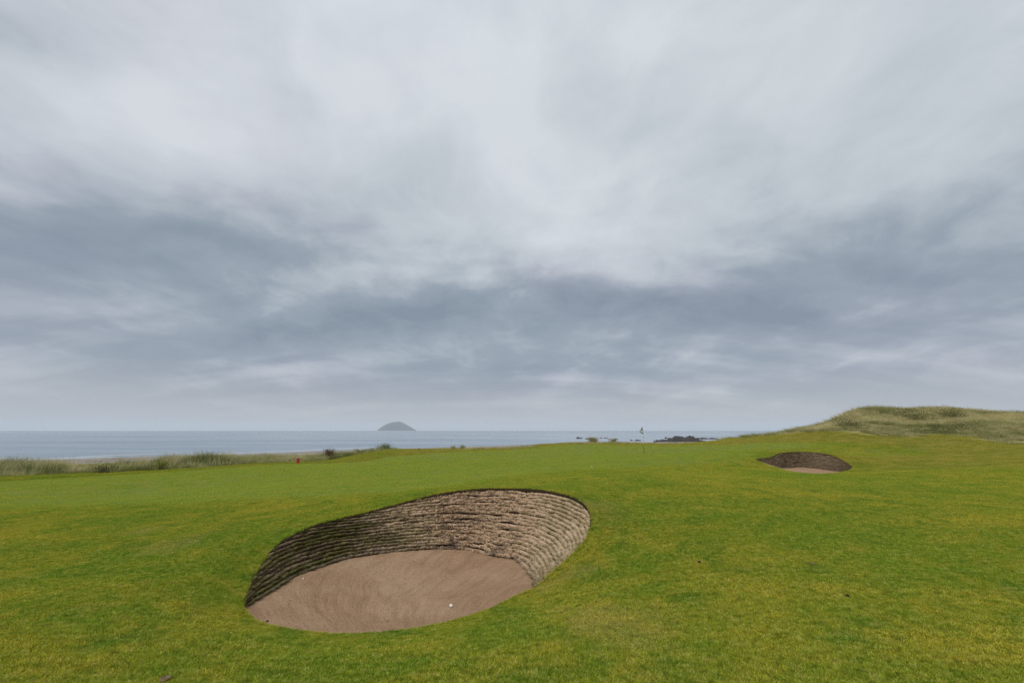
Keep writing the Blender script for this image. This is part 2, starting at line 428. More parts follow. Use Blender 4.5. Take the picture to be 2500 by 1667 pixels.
# ------------------------------------------------------------------ turf colour, shared by the ground sheet and the blades
def turf_group():
    t = bpy.data.node_groups.new('turf_colour', 'ShaderNodeTree')
    t.interface.new_socket('Zone', in_out='INPUT', socket_type='NodeSocketVector')
    t.interface.new_socket('Color', in_out='OUTPUT', socket_type='NodeSocketColor')
    g = NT(t); gi = g.n('NodeGroupInput'); go = g.n('NodeGroupOutput')
    geo = g.n('ShaderNodeNewGeometry'); pos = g.scalev(geo.outputs['Position'], (1, 1, 0))
    za, zr, zw = g.sep(gi.outputs[0])
    nL = g.noise(pos, 0.22, 3, .5).outputs['Fac']
    nM = g.noise(g.scalev(pos, (1.0, 1.35, 0)), 0.95, 4, .6, .4).outputs['Fac']
    nS = g.noise(g.addv(pos, (31, 7, 0)), 3.4, 4, .65).outputs['Fac']
    nF = g.noise(g.addv(pos, (3, 71, 0)), 16, 3, .6).outputs['Fac']
    mixv = g.add(g.mul(nL, .35), g.add(g.mul(nM, .40), g.mul(nS, .25)))
    c = g.mix(g.ramp(mixv, .40, .60), (0.128, 0.174, 0.014), (0.245, 0.215, 0.022))
    nD = g.noise(g.addv(pos, (11, 43, 0)), 1.5, 5, .65, .3).outputs['Fac']
    c = g.mix(g.mul(g.ramp(nD, .48, .70), .78), c, (0.078, 0.136, 0.012))
    c = g.mix(g.mul(g.ramp(nS, .56, .74), .5), c, (0.275, 0.225, 0.045))
    c = g.mix(g.mul(g.ramp(nF, .5, .70), .65), c, (0.25, 0.26, 0.06))
    c = g.mix(g.mul(g.ramp(nF, .5, .30), .65), c, (0.06, 0.095, 0.009))
    nG = g.noise(g.addv(g.scalev(pos, (.8, 1.25, 0)), (57, 13, 0)), 7.5, 3, .6).outputs['Fac']
    c = g.mix(g.mul(g.ramp(nG, .52, .72), .5), c, (0.29, 0.265, 0.06))
    c = g.mix(g.mul(g.ramp(nG, .48, .28), .5), c, (0.068, 0.11, 0.010))
    ap = g.mix(g.ramp(nM, .35, .65), (0.158, 0.208, 0.030), (0.19, 0.208, 0.030))
    c = g.mix(g.mul(za, .72), c, ap)
    ro = g.mix(g.ramp(nM, .38, .62), (0.17, 0.165, 0.028), (0.245, 0.20, 0.045))
    c = g.mix(g.mul(zr, .8), c, ro)
    c = g.mix(g.mul(zw, .3), c, (0.25, 0.19, 0.07))
    g.put(go.inputs[0], c)
    return t
TURF = turf_group()
def turf_colour(g, attr_type):
    at = g.n('ShaderNodeAttribute', attribute_type=attr_type, attribute_name='zone')
    gr = g.n('ShaderNodeGroup'); gr.node_tree = TURF
    g.put(gr.inputs[0], at.outputs['Vector'])
    return gr.outputs[0]
def hsv(g, c, h=0.5, s=1.0, v=1.0):
    nd = g.n('ShaderNodeHueSaturation'); g.put(nd.inputs['Color'], c)
    g.put(nd.inputs['Hue'], h); g.put(nd.inputs['Saturation'], s); g.put(nd.inputs['Value'], v)
    return nd.outputs[0]

m_ground, g, out = new_mat('turf_ground')
cg = turf_colour(g, 'GEOMETRY')
at2 = g.n('ShaderNodeAttribute', attribute_type='GEOMETRY', attribute_name='cover')
cover = g.sep(at2.outputs['Vector'])            # x beach sand, y dune soil
geo = g.n('ShaderNodeNewGeometry')
bn = g.noise(geo.outputs['Position'], .15, 4).outputs['Fac']
beachc = g.mix(g.ramp(bn, .35, .65), (0.25, 0.215, 0.19), (0.36, 0.32, 0.28))
cg = g.mix(cover[1], cg, (0.34, 0.31, 0.13))
cg = g.mix(cover[0], cg, beachc)
pb = g.n('ShaderNodeBsdfPrincipled'); g.put(pb.inputs['Base Color'], cg); pb.inputs['Roughness'].default_value = .95
pb.inputs['Specular IOR Level'].default_value = .1
b1 = g.noise(geo.outputs['Position'], 60, 3, .7).outputs['Fac']
bp = g.n('ShaderNodeBump'); bp.inputs['Strength'].default_value = .6; bp.inputs['Distance'].default_value = .02
g.put(bp.inputs['Height'], b1); g.put(pb.inputs['Normal'], bp.outputs[0])
g.put(out.inputs[0], pb.outputs[0])

def blade_mat(name, colour_fn, translucency=.28):
    m, g, out = new_mat(name)
    c = colour_fn(g)
    d = g.n('ShaderNodeBsdfDiffuse'); g.put(d.inputs[0], c)
    t = g.n('ShaderNodeBsdfTranslucent'); g.put(t.inputs[0], c)
    mx = g.n('ShaderNodeMixShader'); mx.inputs[0].default_value = translucency
    m.node_tree.links.new(d.outputs[0], mx.inputs[1]); m.node_tree.links.new(t.outputs[0], mx.inputs[2])
    g.put(out.inputs[0], mx.outputs[0])
    return m
def _turf_blade(g):
    c = turf_colour(g, 'INSTANCER')
    r = g.n('ShaderNodeAttribute', attribute_type='GEOMETRY', attribute_name='rnd').outputs['Fac']
    return hsv(g, c, g.ramp(r, 0, 1, .488, .512), .99, g.ramp(r, 0, 1, 1.45, 2.8))
m_blade = blade_mat('turf_blade', _turf_blade)
def _marram(g):
    a = g.n('ShaderNodeAttribute', attribute_type='INSTANCER', attribute_name='tone')
    tx, ty, tz = g.sep(a.outputs['Vector'])       # x straw share, y dark green share
    r = g.n('ShaderNodeAttribute', attribute_type='GEOMETRY', attribute_name='rnd').outputs['Fac']
    c = g.mix(g.ramp(g.add(r, g.sub(tx, .5)), .3, .8), (0.33, 0.34, 0.115), (0.74, 0.64, 0.37))
    c = g.mix(g.mul(ty, g.ramp(r, 0, .4, .5, .9)), c, (0.165, 0.19, 0.06))
    return c
m_marram = blade_mat('marram_blade', _marram, .38)

# ------------------------------------------------------------------ ground sheet
def polar_points():
    th_f = np.radians(np.arange(-64, 64.01, .36)); th_c = np.radians(np.arange(68, 292, 4.0))
    th = np.r_[th_f, th_c]
    r = [0.6]
    while r[-1] < 460: r.append(r[-1] * (1.026 if r[-1] < 75 else 1.06))
    r = np.array(r)
    R, T = np.meshgrid(r, th, indexing='ij')
    keepc = np.ones_like(R, bool)
    keepc[::2, len(th_f):] = False
    keepc[:40, :len(th_f):2] &= R[:40, :len(th_f):2] > 1.6
    x = (R * np.sin(T))[keepc]; y = (R * np.cos(T))[keepc]
    j = 0.004 * np.hypot(x, y)
    x = x + (rng.random(len(x)) - .5) * j; y = y + (rng.random(len(y)) - .5) * j
    return x, y
px, py = polar_points()
rd = rim_dist(px, py)
keep = rd > np.maximum(.025, .010 * np.hypot(px, py) * .6)
px, py = px[keep], py[keep]
# a denser collar round each bunker so the edge is smooth
ex, ey = [], []
for R in (RIM_A, RIM_B):
    c = R.mean(0); nrm = np.roll(R, -1, 0) - np.roll(R, 1, 0); nrm = np.c_[nrm[:, 1], -nrm[:, 0]]; nrm /= np.linalg.norm(nrm, axis=1)[:, None]
    sgn = np.sign(((R + nrm * .01 - c) ** 2).sum(1) - ((R - c) ** 2).sum(1)); nrm *= np.median(sgn)
    sc = 1 if R is RIM_A else 2.0
    for o in (.05, .11, .19):
        q = R + nrm * o * sc
        okk = rim_dist(q[:, 0], q[:, 1]) > .035 * sc
        ex.append(q[okk, 0]); ey.append(q[okk, 1])
px = np.r_[0.0, px, *ex]; py = np.r_[0.0, py, *ey]
n0 = len(px)
V2 = [Vector((a, b)) for a, b in zip(px, py)]
edges = []
for R in (RIM_A, RIM_B):
    s0 = len(V2); V2 += [Vector((a, b)) for a, b in R]
    edges += [(s0 + i, s0 + (i + 1) % len(R)) for i in range(len(R))]
res = delaunay_2d_cdt(V2, edges, [], 0, 1e-6)
gv = np.array([(v.x, v.y) for v in res[0]]); gf = np.array([f for f in res[2]], dtype=np.int64)
cen = gv[gf].mean(1)
hole = in_poly(cen[:, 0], cen[:, 1], RIM_A) | in_poly(cen[:, 0], cen[:, 1], RIM_B)
gf = gf[~hole]
gz = land_z(gv[:, 0], gv[:, 1])
GX, GY = gv[:, 0], gv[:, 1]
ye = np.interp(GX, EDGE[:, 0], EDGE[:, 1])
duneq = seg_dist(GX, GY, DUNE, True); duneq = np.where(in_poly(GX, GY, DUNE), duneq, -duneq)
dmask = sstep(0, 2.5, duneq)
def dune_bumps(x, y): return .40 * fbm(x * .22, y * .22, 51, 4)
gz = gz + dmask * dune_bumps(GX, GY)
me = mesh_from('ground', np.c_[gv, gz], gf)
vattr(me, 'zone', zones(GX, GY), 'FLOAT_VECTOR')
beachw = sstep(7, 13, GY - ye + 2 * fbm(GX * .3, GY * .3, 61, 3))
vattr(me, 'cover', np.stack([beachw, np.maximum(sstep(-.3, .3, duneq), sstep(-2, 0, GY - ye)), 0 * GX], -1), 'FLOAT_VECTOR')
ground = link('ground', me, m_ground)
tag(ground, 'rolling links turf with patchy mown grass running down to the beach', kind='structure')
def surf(x, y):
    x = np.asarray(x, float); y = np.asarray(y, float)
    q = seg_dist(x, y, DUNE, True); q = np.where(in_poly(x, y, DUNE), q, -q)
    return land_z(x, y) + sstep(0, 2.5, q) * dune_bumps(x, y)
def normal_at(x, y, e=.12):
    zx = (surf(x + e, y) - surf(x - e, y)) / (2 * e); zy = (surf(x, y + e) - surf(x, y - e)) / (2 * e)
    n = np.stack([-zx, -zy, np.ones_like(zx)], -1)
    return n / np.linalg.norm(n, axis=-1, keepdims=True)

# ------------------------------------------------------------------ scattering of grass patches (one object of stuff each)
def blade_patch(name, n, radius, h0, h1, width, lean, mat, square=False, segs=2, curve=.5, clump=0):
    if square:
        bx = (rng.random(n) - .5) * 2 * radius; by = (rng.random(n) - .5) * 2 * radius
    else:
        rr = radius * np.sqrt(rng.random(n)); aa = rng.random(n) * 2 * np.pi
        bx = rr * np.cos(aa); by = rr * np.sin(aa)
    h = h0 + (h1 - h0) * rng.random(n)
    az = rng.random(n) * 2 * np.pi
    ln = lean * (0.25 + rng.random(n)) 
    fx, fy = np.cos(az), np.sin(az)
    if clump:                                    # blades of a tussock lean outwards from its middle
        fx = fx * .5 + bx / radius; fy = fy * .5 + by / radius
        L = np.hypot(fx, fy) + 1e-6; fx /= L; fy /= L
    fa = rng.random(n) * np.pi
    wx, wy = np.cos(fa) * width * .5, np.sin(fa) * width * .5
    vs = []
    for k in range(segs + 1):
        t = k / segs
        off = ln * h * (t * (1 - curve) + curve * t * t)
        zz_ = h * t * (1 - .35 * lean * t)
        w = 1 - t ** 1.6
        cx_, cy_ = bx + fx * off, by + fy * off
        if k < segs:
            vs.append(np.stack([cx_ - wx * w, cy_ - wy * w, zz_], -1)); vs.append(np.stack([cx_ + wx * w, cy_ + wy * w, zz_], -1))
        else: vs.append(np.stack([cx_, cy_, zz_], -1))
    nv = 2 * segs + 1
    V = np.stack(vs, 1).reshape(-1, 3)
    tris = []
    for k in range(segs - 1):
        tris += [(2 * k, 2 * k + 1, 2 * k + 3), (2 * k, 2 * k + 3, 2 * k + 2)]
    tris.append((2 * segs - 2, 2 * segs - 1, 2 * segs))
    T = (np.array(tris)[None] + (np.arange(n) * nv)[:, None, None]).reshape(-1, 3)
    me = mesh_from(name, V, T, smooth=False)
    vattr(me, 'rnd', np.repeat(rng.random(n), nv))
    me.materials.append(mat)
    return bpy.data.objects.new(name, me)

def scatter(name, x, y, z, nrm, scale, protos, attrs):
    n = len(x)
    yaw = rng.random(n) * 2 * np.pi
    c, s = np.cos(-yaw), np.sin(-yaw)
    nx = c * nrm[:, 0] - s * nrm[:, 1]; ny = s * nrm[:, 0] + c * nrm[:, 1]; nz = nrm[:, 2]
    rot = np.stack([-np.arcsin(np.clip(ny, -1, 1)), np.arctan2(nx, nz), yaw], -1)
    me = bpy.data.meshes.new(name)
    me.vertices.add(n); me.vertices.foreach_set('co', np.stack([x, y, z], -1).astype(np.float32).ravel())
    vattr(me, 'rot', rot, 'FLOAT_VECTOR'); vattr(me, 'size', scale, 'FLOAT_VECTOR')
    for k, v in attrs.items(): vattr(me, k, v, 'FLOAT_VECTOR')
    o = link(name, me)
    cl = bpy.data.collections.new(name + '_kinds')
    for p in protos: cl.objects.link(p)
    t = bpy.data.node_groups.new(name, 'GeometryNodeTree')
    t.interface.new_socket('Geometry', in_out='INPUT', socket_type='NodeSocketGeometry')
    t.interface.new_socket('Geometry', in_out='OUTPUT', socket_type='NodeSocketGeometry')
    N = t.nodes.new; L = t.links.new
    gi = N('NodeGroupInput'); go = N('NodeGroupOutput')
    ci = N('GeometryNodeCollectionInfo'); ci.inputs['Collection'].default_value = cl
    ci.inputs['Separate Children'].default_value = True; ci.inputs['Reset Children'].default_value = True
    ip = N('GeometryNodeInstanceOnPoints'); ip.inputs['Pick Instance'].default_value = True
    ri = N('FunctionNodeRandomValue'); ri.data_type = 'INT'
    ri.inputs[4].default_value = 0; ri.inputs[5].default_value = len(protos) - 1
    ra = N('GeometryNodeInputNamedAttribute'); ra.data_type = 'FLOAT_VECTOR'; ra.inputs[0].default_value = 'rot'
    sa = N('GeometryNodeInputNamedAttribute'); sa.data_type = 'FLOAT_VECTOR'; sa.inputs[0].default_value = 'size'
    er = N('FunctionNodeEulerToRotation')
    L(gi.outputs[0], ip.inputs['Points']); L(ci.outputs[0], ip.inputs['Instance']); L(ri.outputs[2], ip.inputs['Instance Index'])
    L(ra.outputs[0], er.inputs[0]); L(er.outputs[0], ip.inputs['Rotation']); L(sa.outputs[0], ip.inputs['Scale'])
    L(ip.outputs[0], go.inputs[0])
    md = o.modifiers.new('scatter', 'NODES'); md.node_group = t
    return o

def jitter_grid(x0, x1, y0, y1, step):
    gx, gy = np.meshgrid(np.arange(x0, x1, step), np.arange(y0, y1, step))
    gx = gx.ravel() + (rng.random(gx.size) - .5) * step * .7; gy = gy.ravel() + (rng.random(gy.size) - .5) * step * .7
    return gx, gy
def in_view(x, y, near=2.2, margin=2.5):
    return (y > near) & (np.abs(x) < 1.27 * y + margin)

def lay_turf(name, x, y, protos, hs, label, rimgap=None, apron_scale=.42):
    z = surf(x, y); n = normal_at(x, y); zo = zones(x, y)
    s = 0.85 + .3 * rng.random(len(x))
    hz = hs * (1 - (1 - apron_scale) * zo[:, 0]) * (1 + .5 * zo[:, 1]) * (1 - .35 * zo[:, 2])
    hz = np.where(np.abs(rim_dist(x, y)) < .035, hz * 1.55, hz)          # the mower leaves the lip longer
    o = scatter(name, x, y, z - .002, n, np.stack([s, s, hz * (.9 + .2 * rng.random(len(x)))], -1), protos, {'zone': zo})
    return tag(o, label, 'grass', kind='stuff')

# near turf: patches of blades, smaller and smaller towards the bunker edges
pa = [blade_patch('turf_patch', 3600, .30, .012, .030, .0052, .8, m_blade) for i in range(6)]
x, y = jitter_grid(-16, 16, 2.0, 12, .34)
ok = in_view(x, y); x, y = x[ok], y[ok]
d = rim_dist(x, y)
ok = d > .33
lay_turf('turf_grass', x[ok], y[ok], pa, 1.0, 'short mown patchy grass around the near bunker')
pb_ = [blade_patch('turf_tuft', 420, .085, .012, .030, .0042, .8, m_blade) for i in range(5)]
bx0, bx1, by0, by1 = RIM_A[:, 0].min() - .6, RIM_A[:, 0].max() + .6, RIM_A[:, 1].min() - .6, RIM_A[:, 1].max() + .6
x, y = jitter_grid(bx0, bx1, by0, by1, .085); d = rim_dist(x, y)
ok = (d > .085) & (d < .42)
lay_turf('turf_grass', x[ok], y[ok], pb_, 1.0, 'short grass collar around the near bunker')
pc = [blade_patch('turf_sprig', 70, .03, .012, .032, .0042, .9, m_blade) for i in range(5)]
x, y = jitter_grid(bx0, bx1, by0, by1, .03); d = rim_dist(x, y)
ok = (d > -.014) & (d < .12)
lay_turf('turf_grass', x[ok], y[ok], pc, 1.0, 'grass fringe along the lip of the near bunker')
# farther turf
pd_ = [blade_patch('turf_far_patch', 5200, .62, .014, .032, .0085, .8, m_blade) for i in range(5)]
x, y = jitter_grid(-34, 40, 11.6, 30, .72)
ok = in_view(x, y, margin=4); x, y = x[ok], y[ok]; d = rim_dist(x, y); ok = d > .72
lay_turf('turf_grass', x[ok], y[ok], pd_, 1.0, 'short grass of the fairway beyond the near bunker')
x, y = jitter_grid(RIM_B[:, 0].min() - 1, RIM_B[:, 0].max() + 1, RIM_B[:, 1].min() - 1, RIM_B[:, 1].max() + 1, .09); d = rim_dist(x, y)
ok = (d > .05) & (d < .8)
lay_turf('turf_grass', x[ok], y[ok], pb_, 1.0, 'short grass collar around the far bunker')
pe = [blade_patch('turf_distant_patch', 4200, 1.2, .015, .045, .016, .8, m_blade) for i in range(4)]
x, y = jitter_grid(-52, 64, 29, 68, 1.35)
ye_ = np.interp(x, EDGE[:, 0], EDGE[:, 1])
ok = in_view(x, y, margin=5) & (y < ye_ + 1) & ~in_poly(x, y, DUNE)
x, y = x[ok], y[ok]
lay_turf('turf_grass', x, y, pe, 1.0, 'grass of the green and its surrounds towards the sea', apron_scale=.3)

# first cut: a step of longer grass between the fairway and the marram
pf_ = [blade_patch('first_cut_tuft', 520, .24, .05, .10, .011, .6, m_blade) for i in range(4)]
CUT = world_line([(-250, 1188), (0, 1174), (150, 1166), (300, 1157), (430, 1149), (540, 1142), (640, 1134), (740, 1130.5), (860, 1127.5), (930, 1117)])
x, y = jitter_grid(-52, -9, 14, 44, .24)
cs = CUT[np.argsort(CUT[:, 0])]; ml = MARRAM_LINE[np.argsort(MARRAM_LINE[:, 0])]
yc_ = np.interp(x, cs[:, 0], cs[:, 1]) + .12 * fbm(x * 1.2, 0 * x, 705, 2); ym_ = np.interp(x, ml[:, 0], ml[:, 1])
ok = (y > yc_) & (y < ym_ + 1.2) & (x < cs[-1, 0])
x, y = x[ok], y[ok]; z = surf(x, y); zo = zones(x, y) * np.array((0, .35, 0)); sc_ = .8 + .4 * rng.random(len(x))
o = scatter('first_cut_grass', x, y, z - .004, normal_at(x, y), np.stack([sc_, sc_, .7 + .5 * rng.random(len(x))], -1), pf_, {'zone': zo})
tag(o, 'longer green grass in a strip below the left marram bank', 'grass', kind='stuff')

# ------------------------------------------------------------------ bunkers
def sand_mat(name, scale):
    m, g, out = new_mat(name)
    geo = g.n('ShaderNodeNewGeometry'); pos = geo.outputs['Position']
    n1 = g.noise(pos, .9 * scale, 4, .55).outputs['Fac']; n2 = g.noise(pos, 14 * scale, 4, .7).outputs['Fac']; n3 = g.noise(pos, 48 * scale, 3, .75).outputs['Fac']
    c = g.mix(g.ramp(n1, .35, .65), (0.345, 0.208, 0.116), (0.425, 0.272, 0.162))
    c = g.mix(g.mul(g.ramp(n2, .42, .25), .35), c, (0.22, 0.14, 0.095))
    c = g.mix(g.mul(g.ramp(n3, .50, .68), .65), c, (0.48, 0.335, 0.225))
    c = g.mix(g.mul(g.ramp(n3, .48, .34), .75), c, (0.165, 0.10, 0.062))
    rk = g.n('ShaderNodeAttribute', attribute_type='GEOMETRY', attribute_name='rake').outputs['Vector']
    rn = g.noise(g.scalev(rk, (1.0, 13.0, 13.0)), 1.0, 4, .65, .3).outputs['Fac']          # rake streaks, with furrow shade put into the colour as darker and paler tones
    c = g.mix(g.mul(g.ramp(rn, .50, .66), .42), c, (0.235, 0.145, 0.086))
    c = g.mix(g.mul(g.ramp(rn, .48, .34), .35), c, (0.43, 0.295, 0.195))
    p = g.n('ShaderNodeBsdfPrincipled'); g.put(p.inputs['Base Color'], c); p.inputs['Roughness'].default_value = .95; p.inputs['Specular IOR Level'].default_value = .1
    b = g.n('ShaderNodeBump'); b.inputs['Strength'].default_value = 1.0; b.inputs['Distance'].default_value = .02
    g.put(b.inputs['Height'], g.add(g.add(n2, g.mul(rn, 1.5)), g.mul(n3, .8))); g.put(p.inputs['Normal'], b.outputs[0])
    g.put(out.inputs[0], p.outputs[0])
    return m
m_sand = sand_mat('bunker_sand', 1.0)
m_sod, g, out = new_mat('revetted_sod')
ca = g.n('ShaderNodeAttribute', attribute_type='GEOMETRY', attribute_name='tone')
geo = g.n('ShaderNodeNewGeometry'); pos = geo.outputs['Position']
n1 = g.noise(pos, 22, 4, .7).outputs['Fac']; n2 = g.noise(pos, 90, 3, .7).outputs['Fac']
c = g.mix(g.mul(g.ramp(n1, .46, .28), .4), ca.outputs['Color'], (0.060, 0.042, 0.026))
c = hsv(g, c, .5, 1.0, g.ramp(n2, .25, .75, .55, 1.45))
p = g.n('ShaderNodeBsdfPrincipled'); g.put(p.inputs['Base Color'], c); p.inputs['Roughness'].default_value = .95; p.inputs['Specular IOR Level'].default_value = .05
b = g.n('ShaderNodeBump'); b.inputs['Strength'].default_value = 1.0; b.inputs['Distance'].default_value = .012
g.put(b.inputs['Height'], g.add(n1, g.mul(n2, .5))); g.put(p.inputs['Normal'], b.outputs[0])
g.put(out.inputs[0], p.outputs[0])
def _thatch(g):
    a = g.n('ShaderNodeAttribute', attribute_type='GEOMETRY', attribute_name='tone')
    return a.outputs['Color']
m_thatch = blade_mat('thatch_blade', _thatch, .15)
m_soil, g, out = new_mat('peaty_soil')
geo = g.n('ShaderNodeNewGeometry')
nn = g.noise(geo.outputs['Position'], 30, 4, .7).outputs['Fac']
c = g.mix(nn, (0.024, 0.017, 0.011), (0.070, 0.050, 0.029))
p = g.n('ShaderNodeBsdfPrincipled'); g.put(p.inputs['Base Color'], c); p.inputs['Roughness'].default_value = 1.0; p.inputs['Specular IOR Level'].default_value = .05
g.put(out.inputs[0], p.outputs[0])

def build_bunker(root, W, FR, rim_loop, N, sub, tone_fn, drape_fn, amp, rim_n, sand_label, far=False):
    nw = len(W)
    # rim and foot curves along the wall
    nwall = (nw - 1) * rim_n + 1
    rimxy = rim_loop[:nwall]
    t_in = np.linspace(0, nw - 1, nwall); t = np.linspace(0, nw - 1, (nw - 1) * sub + 1)
    rx = np.interp(t, t_in, rimxy[:, 0]); ry = np.interp(t, t_in, rimxy[:, 1]); rz = land_z(rx, ry)
    foot = catmull([at_z(*b) for r, b, f in W], sub)
    vf = np.interp(t, np.arange(nw), [f for r, b, f in W])
    rim = np.stack([rx, ry, rz], -1)
    M = len(t)
    s_arc = np.r_[0, np.cumsum(np.linalg.norm(np.diff(rim, axis=0), axis=1))]; sn = s_arc / s_arc[-1]
    inward = foot[:, :2] - rim[:, :2]; inward /= np.linalg.norm(inward, axis=1)[:, None] + 1e-9
    tang = np.gradient(rim[:, :2], axis=0); tang /= np.linalg.norm(tang, axis=1)[:, None]
    nor = np.stack([tang[:, 1], -tang[:, 0]], -1)
    nor *= np.sign((nor * inward).sum(1).mean())
    nor = .7 * nor + .3 * inward; nor /= np.linalg.norm(nor, axis=1)[:, None]
    def pos(i, f, o):
        """Point at column i, share f of the visible wall (0 foot, 1 rim), o out into the pit."""
        p = foot[i] + (rim[i] - foot[i]) * f[..., None]
        bow = .06 * np.sin(np.pi * np.clip(f, 0, 1)) * amp * 8
        p = p.copy()
        p[..., :2] += nor[i] * (o - bow)[..., None] * 1.0
        p[..., 2] += .35 * o
        return p
    wall = empty('sod_wall'); wall.parent = root
    # earth behind the courses
    ff = np.linspace(-.12, 1.02, 10); vv = []
    for f in ff: vv.append(pos(np.arange(M), np.full(M, f), np.full(M, -.5 * amp - .012)))
    V = np.concatenate(vv); q = []
    for a in range(len(ff) - 1):
        for i in range(M - 1): q.append((a * M + i, a * M + i + 1, (a + 1) * M + i + 1, (a + 1) * M + i))
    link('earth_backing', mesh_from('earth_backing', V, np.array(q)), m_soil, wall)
    # courses of sod
    prof = [(0.0, -1.0), (.10, -.45), (.24, .55), (.45, .95), (.68, .85), (.86, .45), (.97, -.15), (1.06, -1.0)]
    th_v, th_c = [], []
    for k in range(N):
        f0 = k / N; f1 = (k + 1) / N
        cols = np.where(vf > f0 + .15 / N)[0]
        if len(cols) < 4: continue
        # the longest run only (courses end where the lip cuts them)
        i = cols
        top = np.minimum(f1, vf[i])
        wav = ((.10 + .7 * drape_fn(sn[i], (f0 + f1) / 2 / vf[i])) / N * fbm(s_arc[i] * 1.6, np.full(len(i), k * 1.1), 70, 3) + .22 / N * fbm(s_arc[i] * 7, np.full(len(i), k * 3.7), 71, 2)) * sstep(0, .08, sn[i]) * sstep(0, .08, 1 - sn[i])
        worn_ = sstep(.05, .5, fbm(s_arc[i] * 2.6, np.full(len(i), k * 2.3), 75, 3))     # stretches where the sod has crumbled back
        rows, tones = [], []
        drape = drape_fn(sn[i], (f0 + f1) / 2 / vf[i])
        for (pf, po) in prof:
            fv = f0 + (f1 - f0) * pf
            f = np.minimum(fv, vf[i] * 1.0 + 0) / vf[i]
            f = np.clip(f + wav / vf[i], 0 if k else -.05, 1.0) * .955
            rag = fbm(s_arc[i] * 9, np.full(len(i), k * 5.3 + pf * 2.2), 80, 4, .6) * 1.5
            rag2 = fbm(s_arc[i] * 34, np.full(len(i), k * 9.3 + pf * 6.2), 90, 2, .6) * .9
            o = amp * (po * (1 - .68 * drape) * (1 - .45 * worn_) + (rag * .65 + rag2 * 1.45) * (1 + .9 * drape)) + amp * .2 * drape - amp * .5 * worn_ * (pf > .15)
            rows.append(pos(i, f, o))
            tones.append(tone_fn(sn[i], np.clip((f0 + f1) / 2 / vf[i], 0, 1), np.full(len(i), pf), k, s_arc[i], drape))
        V = np.concatenate(rows); Ct = np.concatenate(tones); n_ = len(i); q = []
        br = np.where(np.diff(i) > 1)[0]
        for a in range(len(prof) - 1):
            for j in range(n_ - 1):
                if j in br: continue
                q.append((a * n_ + j, a * n_ + j + 1, (a + 1) * n_ + j + 1, (a + 1) * n_ + j))
        me = mesh_from('sod_layer', V, np.array(q))
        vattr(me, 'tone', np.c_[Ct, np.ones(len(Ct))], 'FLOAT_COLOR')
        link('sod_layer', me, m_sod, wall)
        # dead grass sticking out of the nose of the course
        if not far:
            nose = rows[3]; nt = tones[3]
            cnt = int(len(i) * 7)
            idx = rng.integers(0, n_ - 1, cnt); fr = rng.random(cnt)
            bpnt = nose[idx] * (1 - fr[:, None]) + nose[np.minimum(idx + 1, n_ - 1)] * fr[:, None]
            gap = np.linalg.norm(nose[idx] - nose[np.minimum(idx + 1, n_ - 1)], axis=1) < .3
            bpnt, idx = bpnt[gap], idx[gap]; cnt = len(idx)
            L = .014 + .04 * rng.random(cnt)
            dirv = np.c_[nor[i[idx]] * (.5 + .5 * rng.random((cnt, 1))), -.7 + .9 * rng.random(cnt)] + .45 * rng.standard_normal((cnt, 3))
            dirv /= np.linalg.norm(dirv, axis=1)[:, None]
            side = np.c_[tang[i[idx]], np.zeros(cnt)] * .003
            bpnt[:, 2] += (rng.random(cnt) - .5) * .03
            st = bpnt - np.c_[nor[i[idx]], np.zeros(cnt)] * .012
            tri = np.stack([st - side, st + side, st + dirv * L[:, None]], 1)
            th_v.append(tri.reshape(-1, 3)); cc = nt[idx] * (.7 + .9 * rng.random((cnt, 1))); th_c.append(np.repeat(cc, 3, 0))
    if th_v:
        V = np.concatenate(th_v); T = np.arange(len(V)).reshape(-1, 3)
        me = mesh_from('thatch', V, T, smooth=False)
        vattr(me, 'tone', np.c_[np.concatenate(th_c), np.ones(len(V))], 'FLOAT_COLOR')
        o = link('thatch', me, m_thatch, wall); o['kind'] = 'stuff'
    # turf lip over the wall
    lipw = .032 if not far else .05; liph = .085 if not far else .11
    env = np.minimum(1, np.minimum(sn, 1 - sn) / .06)
    lp = [(-.03, .002), (lipw * .55, .003), (lipw, -.25 * liph), (lipw * .9, -.7 * liph), (lipw * .2, -liph), (-.06, -liph * .9)]
    V = []
    for a, (o_, dz_) in enumerate(lp):
        r = rim.copy(); rg = .35 * lipw * fbm(s_arc * 13, np.full(M, a * 2.7), 97, 3)
        r[:, :2] += nor * ((o_ + rg) * env)[:, None]; r[:, 2] += dz_ * env + .2 * rg * env
        V.append(r)
    V = np.concatenate(V); q = []
    for a in range(len(lp) - 1):
        for j in range(M - 1): q.append((a * M + j, a * M + j + 1, (a + 1) * M + j + 1, (a + 1) * M + j))
    link('turf_lip', mesh_from('turf_lip', V, np.array(q)), m_soil, root)  # soil band under the turf; the overhang's shade is put into its dark brown
    # sand floor
    front = rim_loop[nwall - 1:]
    fz = land_z(front[:, 0], front[:, 1])
    tg = np.gradient(front, axis=0); nn_ = np.stack([tg[:, 1], -tg[:, 0]], -1); nn_ /= np.linalg.norm(nn_, axis=1)[:, None] + 1e-9
    cpt = rim_loop.mean(0); sg = np.sign(((front - cpt) * nn_).sum(1)); nn_ *= sg[:, None]
    envf = np.clip(np.minimum(np.arange(len(front)), np.arange(len(front))[::-1]) / 4.0, 0, 1)
    fr3 = np.c_[front + nn_ * .05 * envf[:, None], fz - .035]
    step = .033 if not far else .16
    ft = foot[::max(1, sub // 6)].copy(); ft[:, :2] -= nor[::max(1, sub // 6)] * .05
    ring = np.vstack([ft, fr3[2:-1]])
